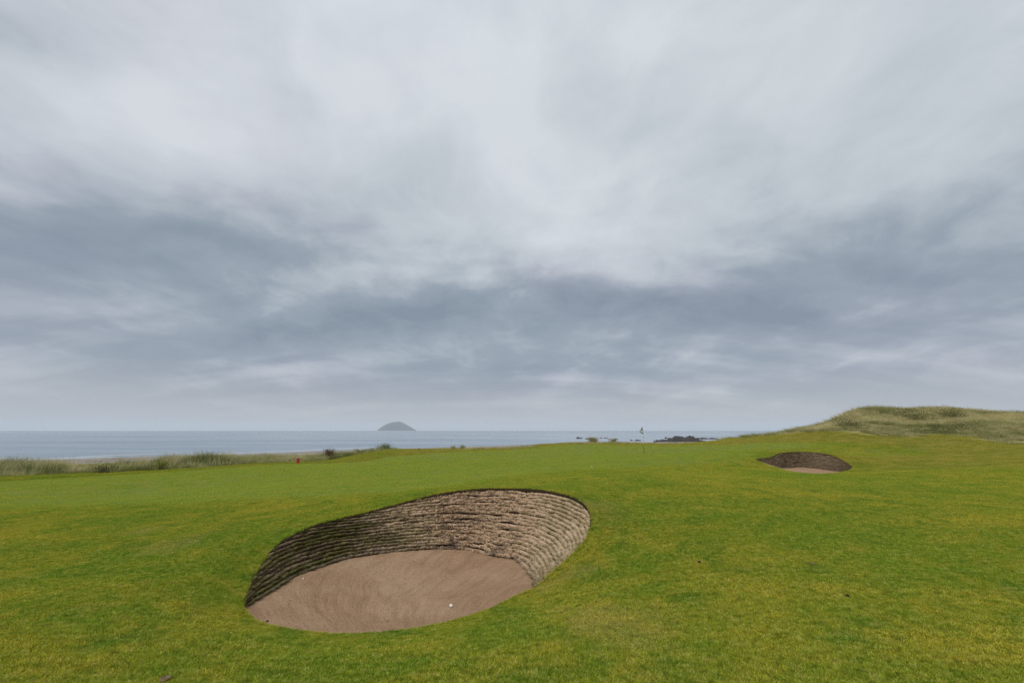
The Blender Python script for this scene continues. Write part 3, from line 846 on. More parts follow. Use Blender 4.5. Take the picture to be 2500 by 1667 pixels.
    bt = TPS(np.vstack([foot[::max(1, sub // 2)][:, :2], np.c_[front, fz - .03][2:-1:3, :2]]), np.r_[foot[::max(1, sub // 2)][:, 2], (fz - .03)[2:-1:3]], lam=2e-2)
    x, y = jitter_grid(ring[:, 0].min(), ring[:, 0].max(), ring[:, 1].min(), ring[:, 1].max(), step)
    ins = in_poly(x, y, ring[:, :2]); x, y = x[ins], y[ins]
    dd = seg_dist(x, y, ring[:, :2]); ok = dd > step * .6; x, y, dd = x[ok], y[ok], dd[ok]
    P2 = [Vector(p) for p in np.vstack([ring[:, :2], np.c_[x, y]])]
    nr = len(ring)
    rs = delaunay_2d_cdt(P2, [(i, (i + 1) % nr) for i in range(nr)], [], 1, 1e-6)
    sv = np.array([(v.x, v.y) for v in rs[0]]); sf = np.array([f for f in rs[2] if len(f) == 3])
    sz = bt(sv[:, 0], sv[:, 1])
    sdst = seg_dist(sv[:, 0], sv[:, 1], ring[:, :2])
    inner = sstep(0.02, .7, sdst)
    sz = sz - (.10 if not far else .04) * sstep(.05, 1.3, sdst)
    c0 = ring[:, :2].mean(0) + np.array((.9, -2.9) if not far else (0, 0))      # the rake was drawn round from the low front edge
    # rake furrows curling round the floor, and footing bumps
    rad = np.hypot((sv[:, 0] - c0[0]) * .8, sv[:, 1] - c0[1]) + .55 * fbm(sv[:, 0] * .8, sv[:, 1] * .8, 120, 3)
    if not far:
        sz = sz + inner * (.007 * np.sin(np.arctan2(sv[:, 1] - c0[1], sv[:, 0] - c0[0]) * 62 + 3 * fbm(sv[:, 0] * 1.1, sv[:, 1] * 1.1, 125, 2)) * sstep(-.2, .3, fbm(sv[:, 0], sv[:, 1], 126, 2)) + .030 * fbm(sv[:, 0] * 1.6, sv[:, 1] * 1.6, 130, 4) + .012 * fbm(sv[:, 0] * 7, sv[:, 1] * 7, 140, 3))
    sme = mesh_from('sand_floor', np.c_[sv, sz], sf)
    angr = np.arctan2(sv[:, 1] - c0[1], sv[:, 0] - c0[0])
    vattr(sme, 'rake', np.c_[rad, np.cos(angr + .10 * rad) * 2.2, np.sin(angr + .10 * rad) * 2.2], 'FLOAT_VECTOR')
    o = link('sand_floor', sme, m_sand, root)
    o['label'] = sand_label
    sx, sy = sv[:, 0], sv[:, 1]
    def sand_z(x_, y_):
        i_ = np.argsort((sx - x_) ** 2 + (sy - y_) ** 2)[:4]
        return float(sz[i_].max())
    return sand_z

C_MOSS = np.array((0.10, 0.095, 0.022)); C_BROWN = np.array((0.105, 0.072, 0.042)); C_STRAW = np.array((0.50, 0.39, 0.245)); C_SAND = np.array((0.60, 0.42, 0.285)); C_GREY = np.array((0.235, 0.18, 0.135)); C_OLIVE = np.array((0.33, 0.265, 0.135))
def drape_a(sn, f):
    d = np.exp(-(((sn - .535 - .05 * (1 - f)) / .13) ** 2)) * 1.3
    return np.clip(d + .5 * fbm(sn * 14, f * 3 + 0 * sn, 201, 3), 0, 1)
def tone_a(sn, f, pf, k, s, drape):
    n1 = fbm(s * 1.6, np.full_like(s, k * .8), 210, 3) ; n2 = fbm(s * 8, np.full_like(s, k * 4.0 + 1), 220, 3)
    ledge = sstep(.35, .95, pf)                       # sand and pale litter lie on top of each course
    left = C_MOSS[None] * (1 - sstep(-.3, .35, n1 + .4 * n2))[:, None] + C_BROWN[None] * sstep(-.3, .35, n1 + .4 * n2)[:, None]
    left = left + (C_OLIVE * .55 - left) * (ledge * .55)[:, None]
    right = C_OLIVE[None] + (C_STRAW - C_OLIVE)[None] * sstep(-.35, .3, n1 + n2)[:, None]
    right = right * 0.98
    midw = sstep(.28, .47, sn + .10 * n1)
    c = left * (1 - midw)[:, None] + right * midw[:, None]
    foot_b = 1 - sstep(.0, .16, f + .12 * n2)
    c = c + (C_GREY - c) * (foot_b * .55)[:, None]
    edge = sstep(.84, .99, sn)
    c = c + (C_OLIVE * .75 - c) * (edge * .7)[:, None]
    sandy = np.clip(drape * (0.55 + .45 * ledge) + (midw * ledge * .42) * (1 - edge) + .25 * n2 * midw, 0, 1)
    c = c + (C_SAND * 1.08 - c) * (sandy * .95)[:, None]
    joint = (1 - sstep(.08, .30, pf)) * (1 - .5 * drape) * (1 - .75 * midw)     # bare soil in the joints, recess shade put into its colour as well
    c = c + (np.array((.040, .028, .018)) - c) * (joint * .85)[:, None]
    dark = sstep(.1, .45, fbm(s * 2.2, np.full_like(s, k * .6 + 7), 230, 3)) * drape * (1 - sstep(.25, .75, f))
    c = c + (np.array((.17, .125, .10)) - c) * (dark * .8)[:, None]
    return c
rootA = empty('pot_bunker', (0, 0, 0))
tag(rootA, 'large near pot bunker with stacked sod wall and raked reddish sand', 'bunker', 'pot bunkers beside the green')
sand_a = build_bunker(rootA, WALL_A, FRONT_A, RIM_A, 19, 38, tone_a, drape_a, .034, 9, 'raked reddish brown sand')
def drape_b(sn, f): return 0 * sn + .15
def tone_b(sn, f, pf, k, s, drape):
    n2 = fbm(s * 3, np.full_like(s, k * 4.0 + 1), 240, 3)
    ledge = sstep(.35, .95, pf)
    c = C_BROWN[None] * 1.1 + (np.array((.27, .20, .125)) - C_BROWN * 1.1)[None] * (ledge * np.clip(.85 + n2, 0, 1))[:, None]
    dk = np.clip(sstep(.62, .85, sn) + (1 - sstep(.0, .12, sn)) * .4, 0, 1)  # wall ends darker; on the right, shade from seeing less sky put into colour
    c = c + (np.array((.075, .058, .026)) * (1 + ledge[:, None] * .6) - c) * (dk * .8)[:, None]
    return c
rootB = empty('pot_bunker', (0, 0, 0))
tag(rootB, 'small far pot bunker cut into the slope below the grassy dune', 'bunker', 'pot bunkers beside the green')
sand_b = build_bunker(rootB, WALL_B, FRONT_B, RIM_B, 12, 14, tone_b, drape_b, .034, 8, 'thin crescent of reddish sand', far=True)

# ------------------------------------------------------------------ sea
m_sea, g, out = new_mat('sea_water')
geo = g.n('ShaderNodeNewGeometry'); pos = geo.outputs['Position']
sx_, sy_, _ = g.sep(pos)
dist = g.m('SQRT', g.add(g.mul(sx_, sx_), g.mul(sy_, sy_)))
lg = g.m('LOGARITHM', dist, math.e)
ang = g.m('ARCTAN2', sx_, sy_)
big = g.noise(g.scalev(pos, (.0006, .0022, 0)), 1.0, 4, .6).outputs['Fac']        # wind lanes
mid = g.noise(g.scalev(pos, (.006, .030, 0)), 1.0, 4, .6).outputs['Fac']
smal = g.noise(g.scalev(pos, (.05, .28, 0)), 1.0, 3, .6).outputs['Fac']
rip = g.noise(g.scalev(pos, (.8, 1.6, 0)), 1.0, 3, .6).outputs['Fac']
lane = g.add(g.mul(big, .55), g.add(g.mul(mid, .3), g.mul(smal, .15)))
base = g.mix(g.ramp(lane, .38, .62), (0.22, 0.28, 0.345), (0.43, 0.485, 0.535))
p = g.n('ShaderNodeBsdfPrincipled'); g.put(p.inputs['Base Color'], base)
g.put(p.inputs['Roughness'], g.ramp(lane, .38, .62, .34, .16)); p.inputs['IOR'].default_value = 1.333
b = g.n('ShaderNodeBump'); b.inputs['Strength'].default_value = .10; b.inputs['Distance'].default_value = .5
g.put(b.inputs['Height'], g.add(g.mul(rip, .25), g.add(g.mul(smal, .8), g.mul(mid, .6)))); g.put(p.inputs['Normal'], b.outputs[0])
g.put(out.inputs[0], p.outputs[0])
rr = np.geomspace(30, 30000, 70); tt = np.linspace(0, 2 * np.pi, 161)[:-1]
V = [(0, 0, LV)] + [(r * math.sin(t), r * math.cos(t), LV) for r in rr for t in tt]
Fc = [(0, 1 + i, 1 + (i + 1) % 160) for i in range(160)]
for a in range(len(rr) - 1):
    for i in range(160):
        j = (i + 1) % 160
        Fc.append((1 + a * 160 + i, 1 + (a + 1) * 160 + i, 1 + (a + 1) * 160 + j, 1 + a * 160 + j))
me = mesh_from('sea', V, Fc)
sea = link('sea', me, m_sea); tag(sea, 'calm grey blue sea reaching to the horizon', kind='structure')
bm = bmesh.new(); bm.from_mesh(me); bmesh.ops.recalc_face_normals(bm, faces=bm.faces)
if sum(f.normal.z for f in bm.faces) < 0: bmesh.ops.reverse_faces(bm, faces=bm.faces)
bm.to_mesh(me); bm.free()
# small breakers running along the shore
m_foam, g, out = new_mat('sea_foam')
p = g.n('ShaderNodeBsdfPrincipled'); p.inputs['Base Color'].default_value = (.46, .50, .535, 1); p.inputs['Roughness'].default_value = .8
g.put(out.inputs[0], p.outputs[0])
def breaker(off, x0, x1, w, seed, label):
    X = np.arange(x0, x1, 1.2); n = len(X)
    yw = np.interp(X, SHORE[:, 0], SHORE[:, 1]) + off + 3.0 * fbm(X * .05, X * 0 + seed, 300 + seed, 3)
    amp = np.clip(.5 + 2.2 * fbm(X * .09, X * 0 + seed * 3.3, 310 + seed, 3), 0, 1)
    hw = w * (.10 + amp)
    rows = [(-1, 0.004), (-.45, .13), (.1, .2), (.6, .1), (1, 0.004)]
    V = np.concatenate([np.c_[X, yw + a * hw, LV + zz_ * (.15 + amp)] for a, zz_ in rows])
    q = [(a * n + j, a * n + j + 1, (a + 1) * n + j + 1, (a + 1) * n + j) for a in range(4) for j in range(n - 1)]
    o = link('breaking_wave', mesh_from('breaking_wave', V, q), m_foam)
    tag(o, label, 'wave', 'small waves breaking along the beach')
breaker(1.0, -160, -40, .35, 1, 'thin white wave line washing the left beach at the water edge')
breaker(13.0, -150, -45, .3, 2, 'second faint white wave line a little off the left beach')
breaker(2.0, 40, 140, .9, 4, 'white surf washing the shore beside the dark rocks')

# ------------------------------------------------------------------ island on the horizon
m_isle, g, out = new_mat('island_granite')
geo = g.n('ShaderNodeNewGeometry'); nz_ = g.sep(geo.outputs['Normal'])[2]
nn = g.noise(geo.outputs['Position'], .012, 5, .6).outputs['Fac']
c = g.mix(g.ramp(g.add(nz_, g.mul(nn, .5)), .75, 1.1), (0.075, 0.07, 0.068), (0.045, 0.058, 0.035))
p = g.n('ShaderNodeBsdfPrincipled'); g.put(p.inputs['Base Color'], c); p.inputs['Roughness'].default_value = .95
g.put(out.inputs[0], p.outputs[0])
D = 15000.0
prof = [(930.7, 1049.5), (933, 1045), (936, 1042.6), (944.5, 1036.3), (955, 1031.7), (966, 1030), (974, 1029.3), (981, 1031), (989, 1035.7), (998, 1040.5), (1005, 1044.8), (1008.5, 1047.6), (1010, 1050)]
pw = np.array([at_y(u, v, D)[::2] for u, v in prof])
nx_, ny_ = 110, 60
X = np.linspace(pw[0, 0] - 1, pw[-1, 0] + 1, nx_); hp = np.interp(X, pw[:, 0], pw[:, 1] - EYE + 6.3)
T = np.linspace(-1, 1, ny_)
XX, TT = np.meshgrid(X, T)
H = np.interp(XX, X, hp) * np.clip(1 - np.abs(TT) ** 2.6, 0, 1) ** .62
H = H * (1 + .10 * fbm(XX * .02, TT * 9, 400, 4) * (1 - np.exp(-(TT / .12) ** 2)))
Yw = D + TT * 520
V = np.stack([XX, Yw, LV - 6 + H * 1.0 + 3], -1).reshape(-1, 3)
q = [(a * nx_ + i, a * nx_ + i + 1, (a + 1) * nx_ + i + 1, (a + 1) * nx_ + i) for a in range(ny_ - 1) for i in range(nx_ - 1)]
o = link('island', mesh_from('island', V, np.array(q)), m_isle)
tag(o, 'hazy dome shaped granite island on the sea horizon', kind='structure')

# ------------------------------------------------------------------ rocks by the shore
m_rock, g, out = new_mat('shore_rock')
geo = g.n('ShaderNodeNewGeometry')
nn = g.noise(geo.outputs['Position'], .8, 5, .65).outputs['Fac']
c = g.mix(nn, (0.018, 0.017, 0.018), (0.085, 0.075, 0.07))
p = g.n('ShaderNodeBsdfPrincipled'); g.put(p.inputs['Base Color'], c); p.inputs['Roughness'].default_value = .8
g.put(out.inputs[0], p.outputs[0])
def rock(u0, u1, vtop, vbase, seed, label, peaks=None, group=None, depth=.5):
    """A craggy reef: its length and height measured at the distance where its foot meets the water."""
    zb = LV - .05
    cxm, Y, _ = at_z((u0 + u1) / 2, vbase, zb)
    x0 = at_y(u0, vbase, Y)[0]; x1 = at_y(u1, vbase, Y)[0]; ht = at_y((u0 + u1) / 2, vtop, Y)[2] - zb
    n1, n2 = max(14, int((u1 - u0) * 1.2)), 14
    n1 = min(n1, 120)
    S = np.linspace(-1, 1, n1); T = np.linspace(-1, 1, n2); SS, TT = np.meshgrid(S, T)
    half = (x1 - x0) / 2; dp = max(half * depth, ht * 1.2)
    dp = min(dp, 9.0)
    h = np.clip(1 - SS ** 4, 0, 1) ** .45 * np.clip(1 - TT ** 2, 0, 1) ** .6
    rid = 1 - 2 * np.abs(fbm(SS * half * .35 + seed, TT * dp * .3, 500 + seed, 4, .6))
    h = h * np.clip(.35 + .65 * rid + .35 * fbm(SS * half * .12, TT * 2, 520 + seed, 2), .05, 1.25)
    if peaks:
        pk = np.interp(SS, *zip(*peaks)); h = h * pk
    V = np.stack([(x0 + x1) / 2 + SS * half + .0 * TT, Y + dp + TT * dp + .25 * dp * fbm(SS * 3, TT * 2, 540 + seed, 2), zb - .4 + (h * (ht + .4))], -1).reshape(-1, 3)
    q = [(a * n1 + i, a * n1 + i + 1, (a + 1) * n1 + i + 1, (a + 1) * n1 + i) for a in range(n2 - 1) for i in range(n1 - 1)]
    o = link('shore_rock', mesh_from('shore_rock', V, np.array(q), smooth=False), m_rock)
    tag(o, label, 'rock', group)
    return o
G1 = 'rocks breaking the water off the green'
rock(1407, 1423, 1066.5, 1070.6, 1, 'leftmost low dark rock in the sea left of the flag', group=G1)
rock(1429, 1452, 1067.5, 1072, 2, 'dark rock in the sea just above the round grass tuft', group=G1)
rock(1462, 1473, 1067, 1069.6, 3, 'small flat rock farther out in the sea left of the flag', group=G1)
rock(1475, 1485, 1067.8, 1069.8, 4, 'tiny rock touching the right of the small flat sea rock', group=G1)
rock(1484, 1492, 1071, 1073, 5, 'tiny rock at the water line above two grass tufts', group=G1)
rock(1498, 1511, 1070.5, 1073.2, 6, 'flat rock near the beach above the second grass tuft', group=G1)
rock(1539, 1547, 1073, 1075.8, 7, 'small rock on the water edge just left of the flagstick', group=G1)
rock(1548, 1567, 1073, 1076.2, 8, 'long flat rock touching the flagstick from the left', group=G1)
rock(1624, 1632, 1067, 1070.4, 9, 'small rock standing off left of the far reef', group=G1)
rock(1632, 1641, 1067.4, 1070.6, 10, 'small rock next to the left end of the far reef', group=G1)
rock(1640, 1708, 1062.0, 1072, 11, 'far craggy reef with two humps behind the dark near reef', [(-1, .4), (-.6, 1.0), (-.2, .8), (.1, .55), (.45, 1.0), (.75, .9), (1, .5)], group=G1, depth=.25)
rock(1696, 1760, 1067.3, 1072, 12, 'long low rock shelf running right from the far reef', group=G1, depth=.15)
rock(1584, 1732, 1070.0, 1079.0, 13, 'broad dark near reef between the two walkers and the dune', [(-1, .35), (-.75, .5), (-.45, 1.0), (-.1, 1.25), (.3, 1.2), (.7, 1.25), (1, .9)], group=G1, depth=.2)

# ------------------------------------------------------------------ dune and shore grasses
def tussocks(name, x, y, hs, tone, protos, label):
    z = surf(x, y); n = np.zeros((len(x), 3)); n[:, 2] = 1
    n[:, 0] = .10 + .1 * rng.standard_normal(len(x)); n[:, 1] = .08 * rng.standard_normal(len(x)); n /= np.linalg.norm(n, axis=1)[:, None]
    s = .8 + .5 * rng.random(len(x))
    o = scatter(name, x, y, z - .03, n, np.stack([s, s, hs], -1), protos, {'tone': tone})
    return tag(o, label, 'grass', kind='stuff')
pm = [blade_patch('marram_tussock', 70, .20, .40, 1.0, .018, .6, m_marram, segs=3, curve=.75, clump=1) for i in range(6)]
ps = [blade_patch('seed_stalk', 9, .2, .75, 1.25, .016, .28, m_marram, segs=3, curve=.6, clump=1) for i in range(5)]
pl = [blade_patch('low_tussock', 75, .30, .30, 1.15, .024, .8, m_marram, segs=3, curve=.8, clump=1) for i in range(5)]
# left bank
x, y = jitter_grid(-52, -12, 14, 50, .36)
lx = MARRAM_LINE[np.argsort(MARRAM_LINE[:, 0])]
yl = np.interp(x, lx[:, 0], lx[:, 1]); ye_ = np.interp(x, EDGE[:, 0], EDGE[:, 1])
wob = .7 * fbm(x * .6, y * .6, 600, 3)
ok = (y > yl + wob) & (y < np.minimum(ye_ + 2.5, yl + 9)) & (x < lx[-1, 0] + .5)
x, y = x[ok], y[ok]; yl = yl[ok]
hn = fbm(x * .45, y * .45, 610, 3)
hs = np.clip(.72 + 1.0 * hn, .48, 1.25) * (.6 + .4 * sstep(0, 1.5, y - yl))
hs = hs * (.65 + .7 * rng.random(len(x))) * np.interp(x, [-25, -17], [1, .6])
tone = np.stack([.44 + .9 * fbm(x * .5, y * .5, 620, 3) + .28 * rng.standard_normal(len(x)), np.clip(1.0 * sstep(-.02, .3, fbm(x * .5, y * .5, 630, 3)) + .3 * rng.standard_normal(len(x)), 0, 1), 0 * x], -1)
tussocks('marram_grass', x, y, hs, tone, pm, 'windblown marram grass along the bank above the left beach')
kk = rng.random(len(x)) < .35
tussocks('seed_stalks', x[kk], y[kk], (.75 + .45 * rng.random(kk.sum())) * np.interp(x[kk], [-25, -17], [1, .5]), np.stack([.5 + .3 * rng.random(kk.sum()), .25 * rng.random(kk.sum()), 0 * x[kk]], -1), ps, 'tall thin seed stalks rising out of the left marram bank')
# big dune
x, y = jitter_grid(26, 95, 28, 70, .50)
qd = seg_dist(x, y, DUNE); qd = np.where(in_poly(x, y, DUNE), qd, -qd)
ok = (qd > .2 + .9 * fbm(x * .5, y * .5, 640, 3)) & (np.abs(x) < 1.27 * y + 6)
x, y, qd = x[ok], y[ok], qd[ok]
zd = surf(x, y)
BAND = world_line([(1990, 1045), (2080, 1030), (2200, 1033), (2320, 1033), (2400, 1024), (2500, 1018)])
bd = seg_dist(x, y, BAND, False) + 1.2 * fbm(x * .4, y * .4, 655, 2)
straw = 1 - sstep(.6, 2.0, bd)
up = sstep(2.2, 3.4, zd)
dk = sstep(.10, .40, fbm(x * .30, y * .30, 660, 3)) * .6 + (1 - up) * .30 * (1 - straw)
tone = np.stack([.58 + .55 * straw + .18 * up + .6 * fbm(x * .4, y * .4, 670, 3) + .25 * rng.standard_normal(len(x)), np.clip(dk * (1 - straw) + .25 * rng.standard_normal(len(x)), 0, 1), 0 * x], -1)
hs = np.clip(.42 + .5 * fbm(x * .4, y * .4, 680, 3), .2, .8) * (.75 + .25 * up) * (.6 + .4 * sstep(0, 2, qd)) * (1 - .4 * straw) * (.6 + .8 * rng.random(len(x)))
tussocks('dune_grass', x, y, hs, tone, pl, 'long straw and green grass covering the dune on the right')
# sparse fringe on the skyline
X = np.linspace(-20, 36, 900); ye_ = np.interp(X, EDGE[:, 0], EDGE[:, 1])
y = ye_ - 3.2 + 2.4 * rng.random(len(X)); x = X + rng.standard_normal(len(X)) * .1
okf = fbm(x * .5, y * 0, 690, 3) + .2 * sstep(22, 30, x) + .12 * (1 - sstep(-14, -8, x)) > .05
x, y = x[okf], y[okf]
hs = .16 + .22 * rng.random(len(x)) + .2 * sstep(24, 32, x)
tone = np.stack([.62 + .2 * rng.standard_normal(len(x)), .2 * rng.random(len(x)), 0 * x], -1)
tussocks('fringe_grass', x, y, hs, tone, pm, 'sparse seedy grass along the skyline behind the green')

# ------------------------------------------------------------------ shrubs and single plants
def leaf_mat(name, a, b_, t=.3):
    def f(g):
        r = g.n('ShaderNodeAttribute', attribute_type='GEOMETRY', attribute_name='rnd').outputs['Fac']
        return g.mix(r, a, b_)
    return blade_mat(name, f, t)
m_stem, g, out = new_mat('woody_stem')
p = g.n('ShaderNodeBsdfPrincipled'); nn = g.noise(g.n('ShaderNodeNewGeometry').outputs['Position'], 40, 3).outputs['Fac']
g.put(p.inputs['Base Color'], g.mix(nn, (.07, .05, .035), (.15, .115, .08))); p.inputs['Roughness'].default_value = .9
g.put(out.inputs[0], p.outputs[0])
def plant(name, u, Y, w, h, nleaf, leaf, mat, label, cat, nstem=9, seed=0, spiky=0.0, blobs=9, group=None):
    r = np.random.default_rng(900 + seed)
    x0 = ray(u, 1100)[0] * Y; z0 = float(surf(np.array([x0]), np.array([Y]))[0])
    root = empty(name, (x0, Y, z0)); tag(root, label, cat, group)
    bm = bmesh.new(); tips = []
    for k in range(nstem):
        a = r.random() * 2 * math.pi; ln = .25 + .75 * r.random()
        tip = Vector((math.cos(a) * w * .42 * ln, math.sin(a) * w * .42 * ln, h * (.55 + .4 * r.random() * (1.2 - ln * .5))))
        midp = tip * .5 + Vector((0, 0, h * .12)); pts = [Vector((tip.x * .08, tip.y * .08, -.05)), midp, tip]; rd_ = [.014, .009, .004]
        ringp = None
        for pt, rr_ in zip(pts, rd_):
            vs = [bm.verts.new(pt + Vector((math.cos(t) * rr_, math.sin(t) * rr_, 0))) for t in (0, 2.09, 4.19)]
            if ringp:
                for j in range(3): bm.faces.new((ringp[j], ringp[(j + 1) % 3], vs[(j + 1) % 3], vs[j]))
            ringp = vs
        tips.append(np.array(tip))
    me = bpy.data.meshes.new('stem'); bm.to_mesh(me); bm.free()
    link('stem', me, m_stem, root)
    cl = np.array(tips); ci = r.integers(0, len(cl), nleaf)
    spread_ = w / (2.6 + .25 * nstem)
    c = cl[ci] * (1 - (r.random((nleaf, 1)) ** (1.0 if spiky else 2.0)) * (.95 if spiky else .6)) + r.standard_normal((nleaf, 3)) * spread_ * np.array((1, 1, .75))
    c[:, 2] = np.clip(c[:, 2], .03, None)
    d1 = r.standard_normal((nleaf, 3)); d1[:, 2] = d1[:, 2] * .6 + .5 + spiky; d1 /= np.linalg.norm(d1, axis=1)[:, None]
    d2 = np.cross(d1, r.standard_normal((nleaf, 3))); d2 /= np.linalg.norm(d2, axis=1)[:, None]
    L = leaf * (.6 + .8 * r.random((nleaf, 1))) * (1 + spiky); Wd = leaf * .5 * (1 - .5 * min(spiky, 1))
    V = np.stack([c, c + d1 * L * .5 + d2 * Wd * .5, c + d1 * L, c + d1 * L * .5 - d2 * Wd * .5], 1).reshape(-1, 3)
    q = np.arange(nleaf * 4).reshape(-1, 4)
    me = mesh_from('crown', V, q, smooth=False); vattr(me, 'rnd', np.repeat(r.random(nleaf), 4))
    link('crown', me, mat, root)
    return root
m_rose = leaf_mat('rose_hip_leaf', (.16, .045, .045), (.13, .13, .05))
m_green = leaf_mat('shrub_leaf', (.09, .15, .03), (.19, .24, .06))
m_olive = leaf_mat('scrub_leaf', (.22, .22, .07), (.46, .40, .18))
m_dark = leaf_mat('dark_scrub_leaf', (.07, .085, .03), (.19, .185, .075))
m_yel = leaf_mat('ragwort_leaf', (.30, .26, .03), (.12, .15, .03))
plant('rose_shrub', 805, 35.5, .85, .95, 900, .075, m_rose, 'reddish leafy shrub at the right end of the marram bank', 'shrub', 13, 1)
plant('low_shrub', 812, 34.4, .75, .28, 420, .07, m_dark, 'low dark green clump at the foot of the reddish shrub', 'shrub', 8, 2)
plant('green_shrub', 938, 44.5, 1.35, .68, 1300, .085, m_green, 'bright green rounded shrub on the skyline right of the island', 'shrub', 14, 3)
plant('low_shrub', 870, 41.5, .9, .42, 420, .08, m_olive, 'small olive clump between the reddish shrub and the bright green shrub', 'shrub', 8, 4)
plant('low_shrub', 902, 42.5, .7, .35, 350, .07, m_dark, 'small dark clump just left of the bright green shrub', 'shrub', 8, 5)
plant('low_shrub', 1108, 47.5, .8, .30, 420, .08, m_olive, 'small scrubby clump on the skyline right of the short dark stake', 'shrub', 8, 6)
plant('low_shrub', 1129, 48.5, .7, .42, 420, .09, m_olive, 'taller scrubby clump on the skyline far right of the short dark stake', 'shrub', 8, 7, spiky=.4)
plant('round_tuft', 1449, 54.5, 1.4, .48, 1300, .11, m_olive, 'larger round grass tuft on the skyline left of the flag', 'tuft', 14, 8, spiky=.6)
plant('round_tuft', 1499, 54.8, 1.1, .36, 800, .10, m_olive, 'smaller ragged grass tuft on the skyline nearest the flag', 'tuft', 12, 9, spiky=.6)
plant('ragwort', 398, 28.5, .9, .75, 700, .06, m_yel, 'yellowish weedy plant among the marram above the beach', 'plant', 14, 10)
plant('dark_scrub', 262, 26.2, 1.1, .5, 600, .08, m_dark, 'dark green scrub at the foot of the left marram bank', 'shrub', 10, 11)
plant('dark_scrub', 2250, 46.8, 3.4, .42, 1900, .10, m_dark, 'dark scrub patch high on the dune nearest its middle', 'shrub', 14, 12)
plant('dark_scrub', 2345, 46.0, 3.0, .42, 1700, .10, m_dark, 'dark scrub patch near the dune crest towards the right edge', 'shrub', 14, 13)
plant('dark_scrub', 2330, 40.0, 3.6, .4, 1500, .10, m_dark, 'dark green scrub low on the right face of the dune', 'shrub', 14, 14)
plant('dark_scrub', 2090, 44.0, 3.0, .36, 1300, .10, m_dark, 'green scrub at the left foot of the dune', 'shrub', 14, 15)

# ------------------------------------------------------------------ flagstick
def plain(name, c, rough=.5, spec=.4):
    m, g, out = new_mat(name)
    nn = g.noise(g.n('ShaderNodeNewGeometry').outputs['Position'], 18, 3).outputs['Fac']
    p = g.n('ShaderNodeBsdfPrincipled'); g.put(p.inputs['Base Color'], g.mix(nn, tuple(.88 * k for k in c), c))
    p.inputs['Roughness'].default_value = rough; p.inputs['Specular IOR Level'].default_value = spec
    g.put(out.inputs[0], p.outputs[0]); return m
m_white = plain('white_paint', (.82, .82, .80)); m_black = plain('dark_paint', (.018, .022, .03)); m_red = plain('red_paint', (.55, .03, .03))
m_cloth = plain('white_flag_cloth', (.80, .82, .82), .9, .1); m_navy = plain('dark_flag_trim', (.012, .02, .035), .9, .1)
def cyl(bm, p0, p1, r0, r1, n=12, caps=True):
    p0, p1 = Vector(p0), Vector(p1); ax = (p1 - p0).normalized(); t = ax.orthogonal().normalized(); b_ = ax.cross(t)
    A = [bm.verts.new(p0 + (t * math.cos(a) + b_ * math.sin(a)) * r0) for a in np.linspace(0, 2 * math.pi, n + 1)[:-1]]
    B_ = [bm.verts.new(p1 + (t * math.cos(a) + b_ * math.sin(a)) * r1) for a in np.linspace(0, 2 * math.pi, n + 1)[:-1]]
    for i in range(n): bm.faces.new((A[i], A[(i + 1) % n], B_[(i + 1) % n], B_[i]))
    if caps: bm.faces.new(A[::-1]); bm.faces.new(B_)
def bm_obj(name, bm, mat, parent=None, smooth=True):
    bmesh.ops.recalc_face_normals(bm, faces=bm.faces)
    me = bpy.data.meshes.new(name); bm.to_mesh(me); bm.free()
    for p_ in me.polygons: p_.use_smooth = smooth
    return link(name, me, mat, parent)
fxp, fyp, _ = at_y(1573, 1107, 36.0); fz = float(surf(np.array([fxp]), np.array([fyp]))[0])
flag = empty('flagstick', (fxp, fyp, fz)); tag(flag, 'striped flagstick with small white dark-edged flag standing in the green', 'flagstick')
PH = 2.27
cuts = [(-.12, .80, 0), (.80, .98, 1), (.98, 1.12, 0), (1.12, 1.30, 1), (1.30, 1.44, 0), (1.44, 1.59, 1), (1.59, 1.72, 0), (1.72, PH, 1)]
for z0, z1, w_ in cuts:
    bm = bmesh.new(); cyl(bm, (0, 0, z0), (0, 0, z1), .0155, .0155); bm_obj('pole_band', bm, m_white if w_ else m_black, flag)
bm = bmesh.new(); cyl(bm, (0, 0, PH), (0, 0, PH + .03), .019, .008); bm_obj('finial', bm, m_black, flag)
bm = bmesh.new(); cyl(bm, (0, 0, .002), (0, 0, -.10), .054, .054, 20, False); bm_obj('cup', bm, m_white, flag)
def cloth(fn, n1, n2, th=.003):
    bm = bmesh.new(); grid = {}
    for side in (0, 1):
        for i in range(n1 + 1):
            for j in range(n2 + 1):
                x_, y_, z_ = fn(i / n1, j / n2); grid[side, i, j] = bm.verts.new((x_, y_ + (side - .5) * th, z_))
    for side in (0, 1):
        for i in range(n1):
            for j in range(n2): bm.faces.new((grid[side, i, j], grid[side, i + 1, j], grid[side, i + 1, j + 1], grid[side, i, j + 1]))
    rim_ = [(i, 0) for i in range(n1)] + [(n1, j) for j in range(n2)] + [(i, n2) for i in range(n1, 0, -1)] + [(0, j) for j in range(n2, 0, -1)]
    for a in range(len(rim_)):
        p_, q_ = rim_[a], rim_[(a + 1) % len(rim_)]
        bm.faces.new((grid[0, *p_], grid[0, *q_], grid[1, *q_], grid[1, *p_]))
    return bm
def flagpt(a, b_):
    """a along the hoist from the top (0) to the bottom (1), b out to the drooping fly."""
    hoist = Vector((-.016, 0, PH - .02 - .52 * a))
    fly = Vector((-.27 + .17 * max(0, (a - .12) / .88), -.03, PH - .40 - .20 * a)) if True else None
    p_ = hoist.lerp(fly, b_)
    fold = .055 * math.sin(b_ * 7.5 + a * 1.5) * b_
    return p_.x, p_.y + fold, p_.z
bm_obj('flag', cloth(flagpt, 14, 16), m_cloth, flag)
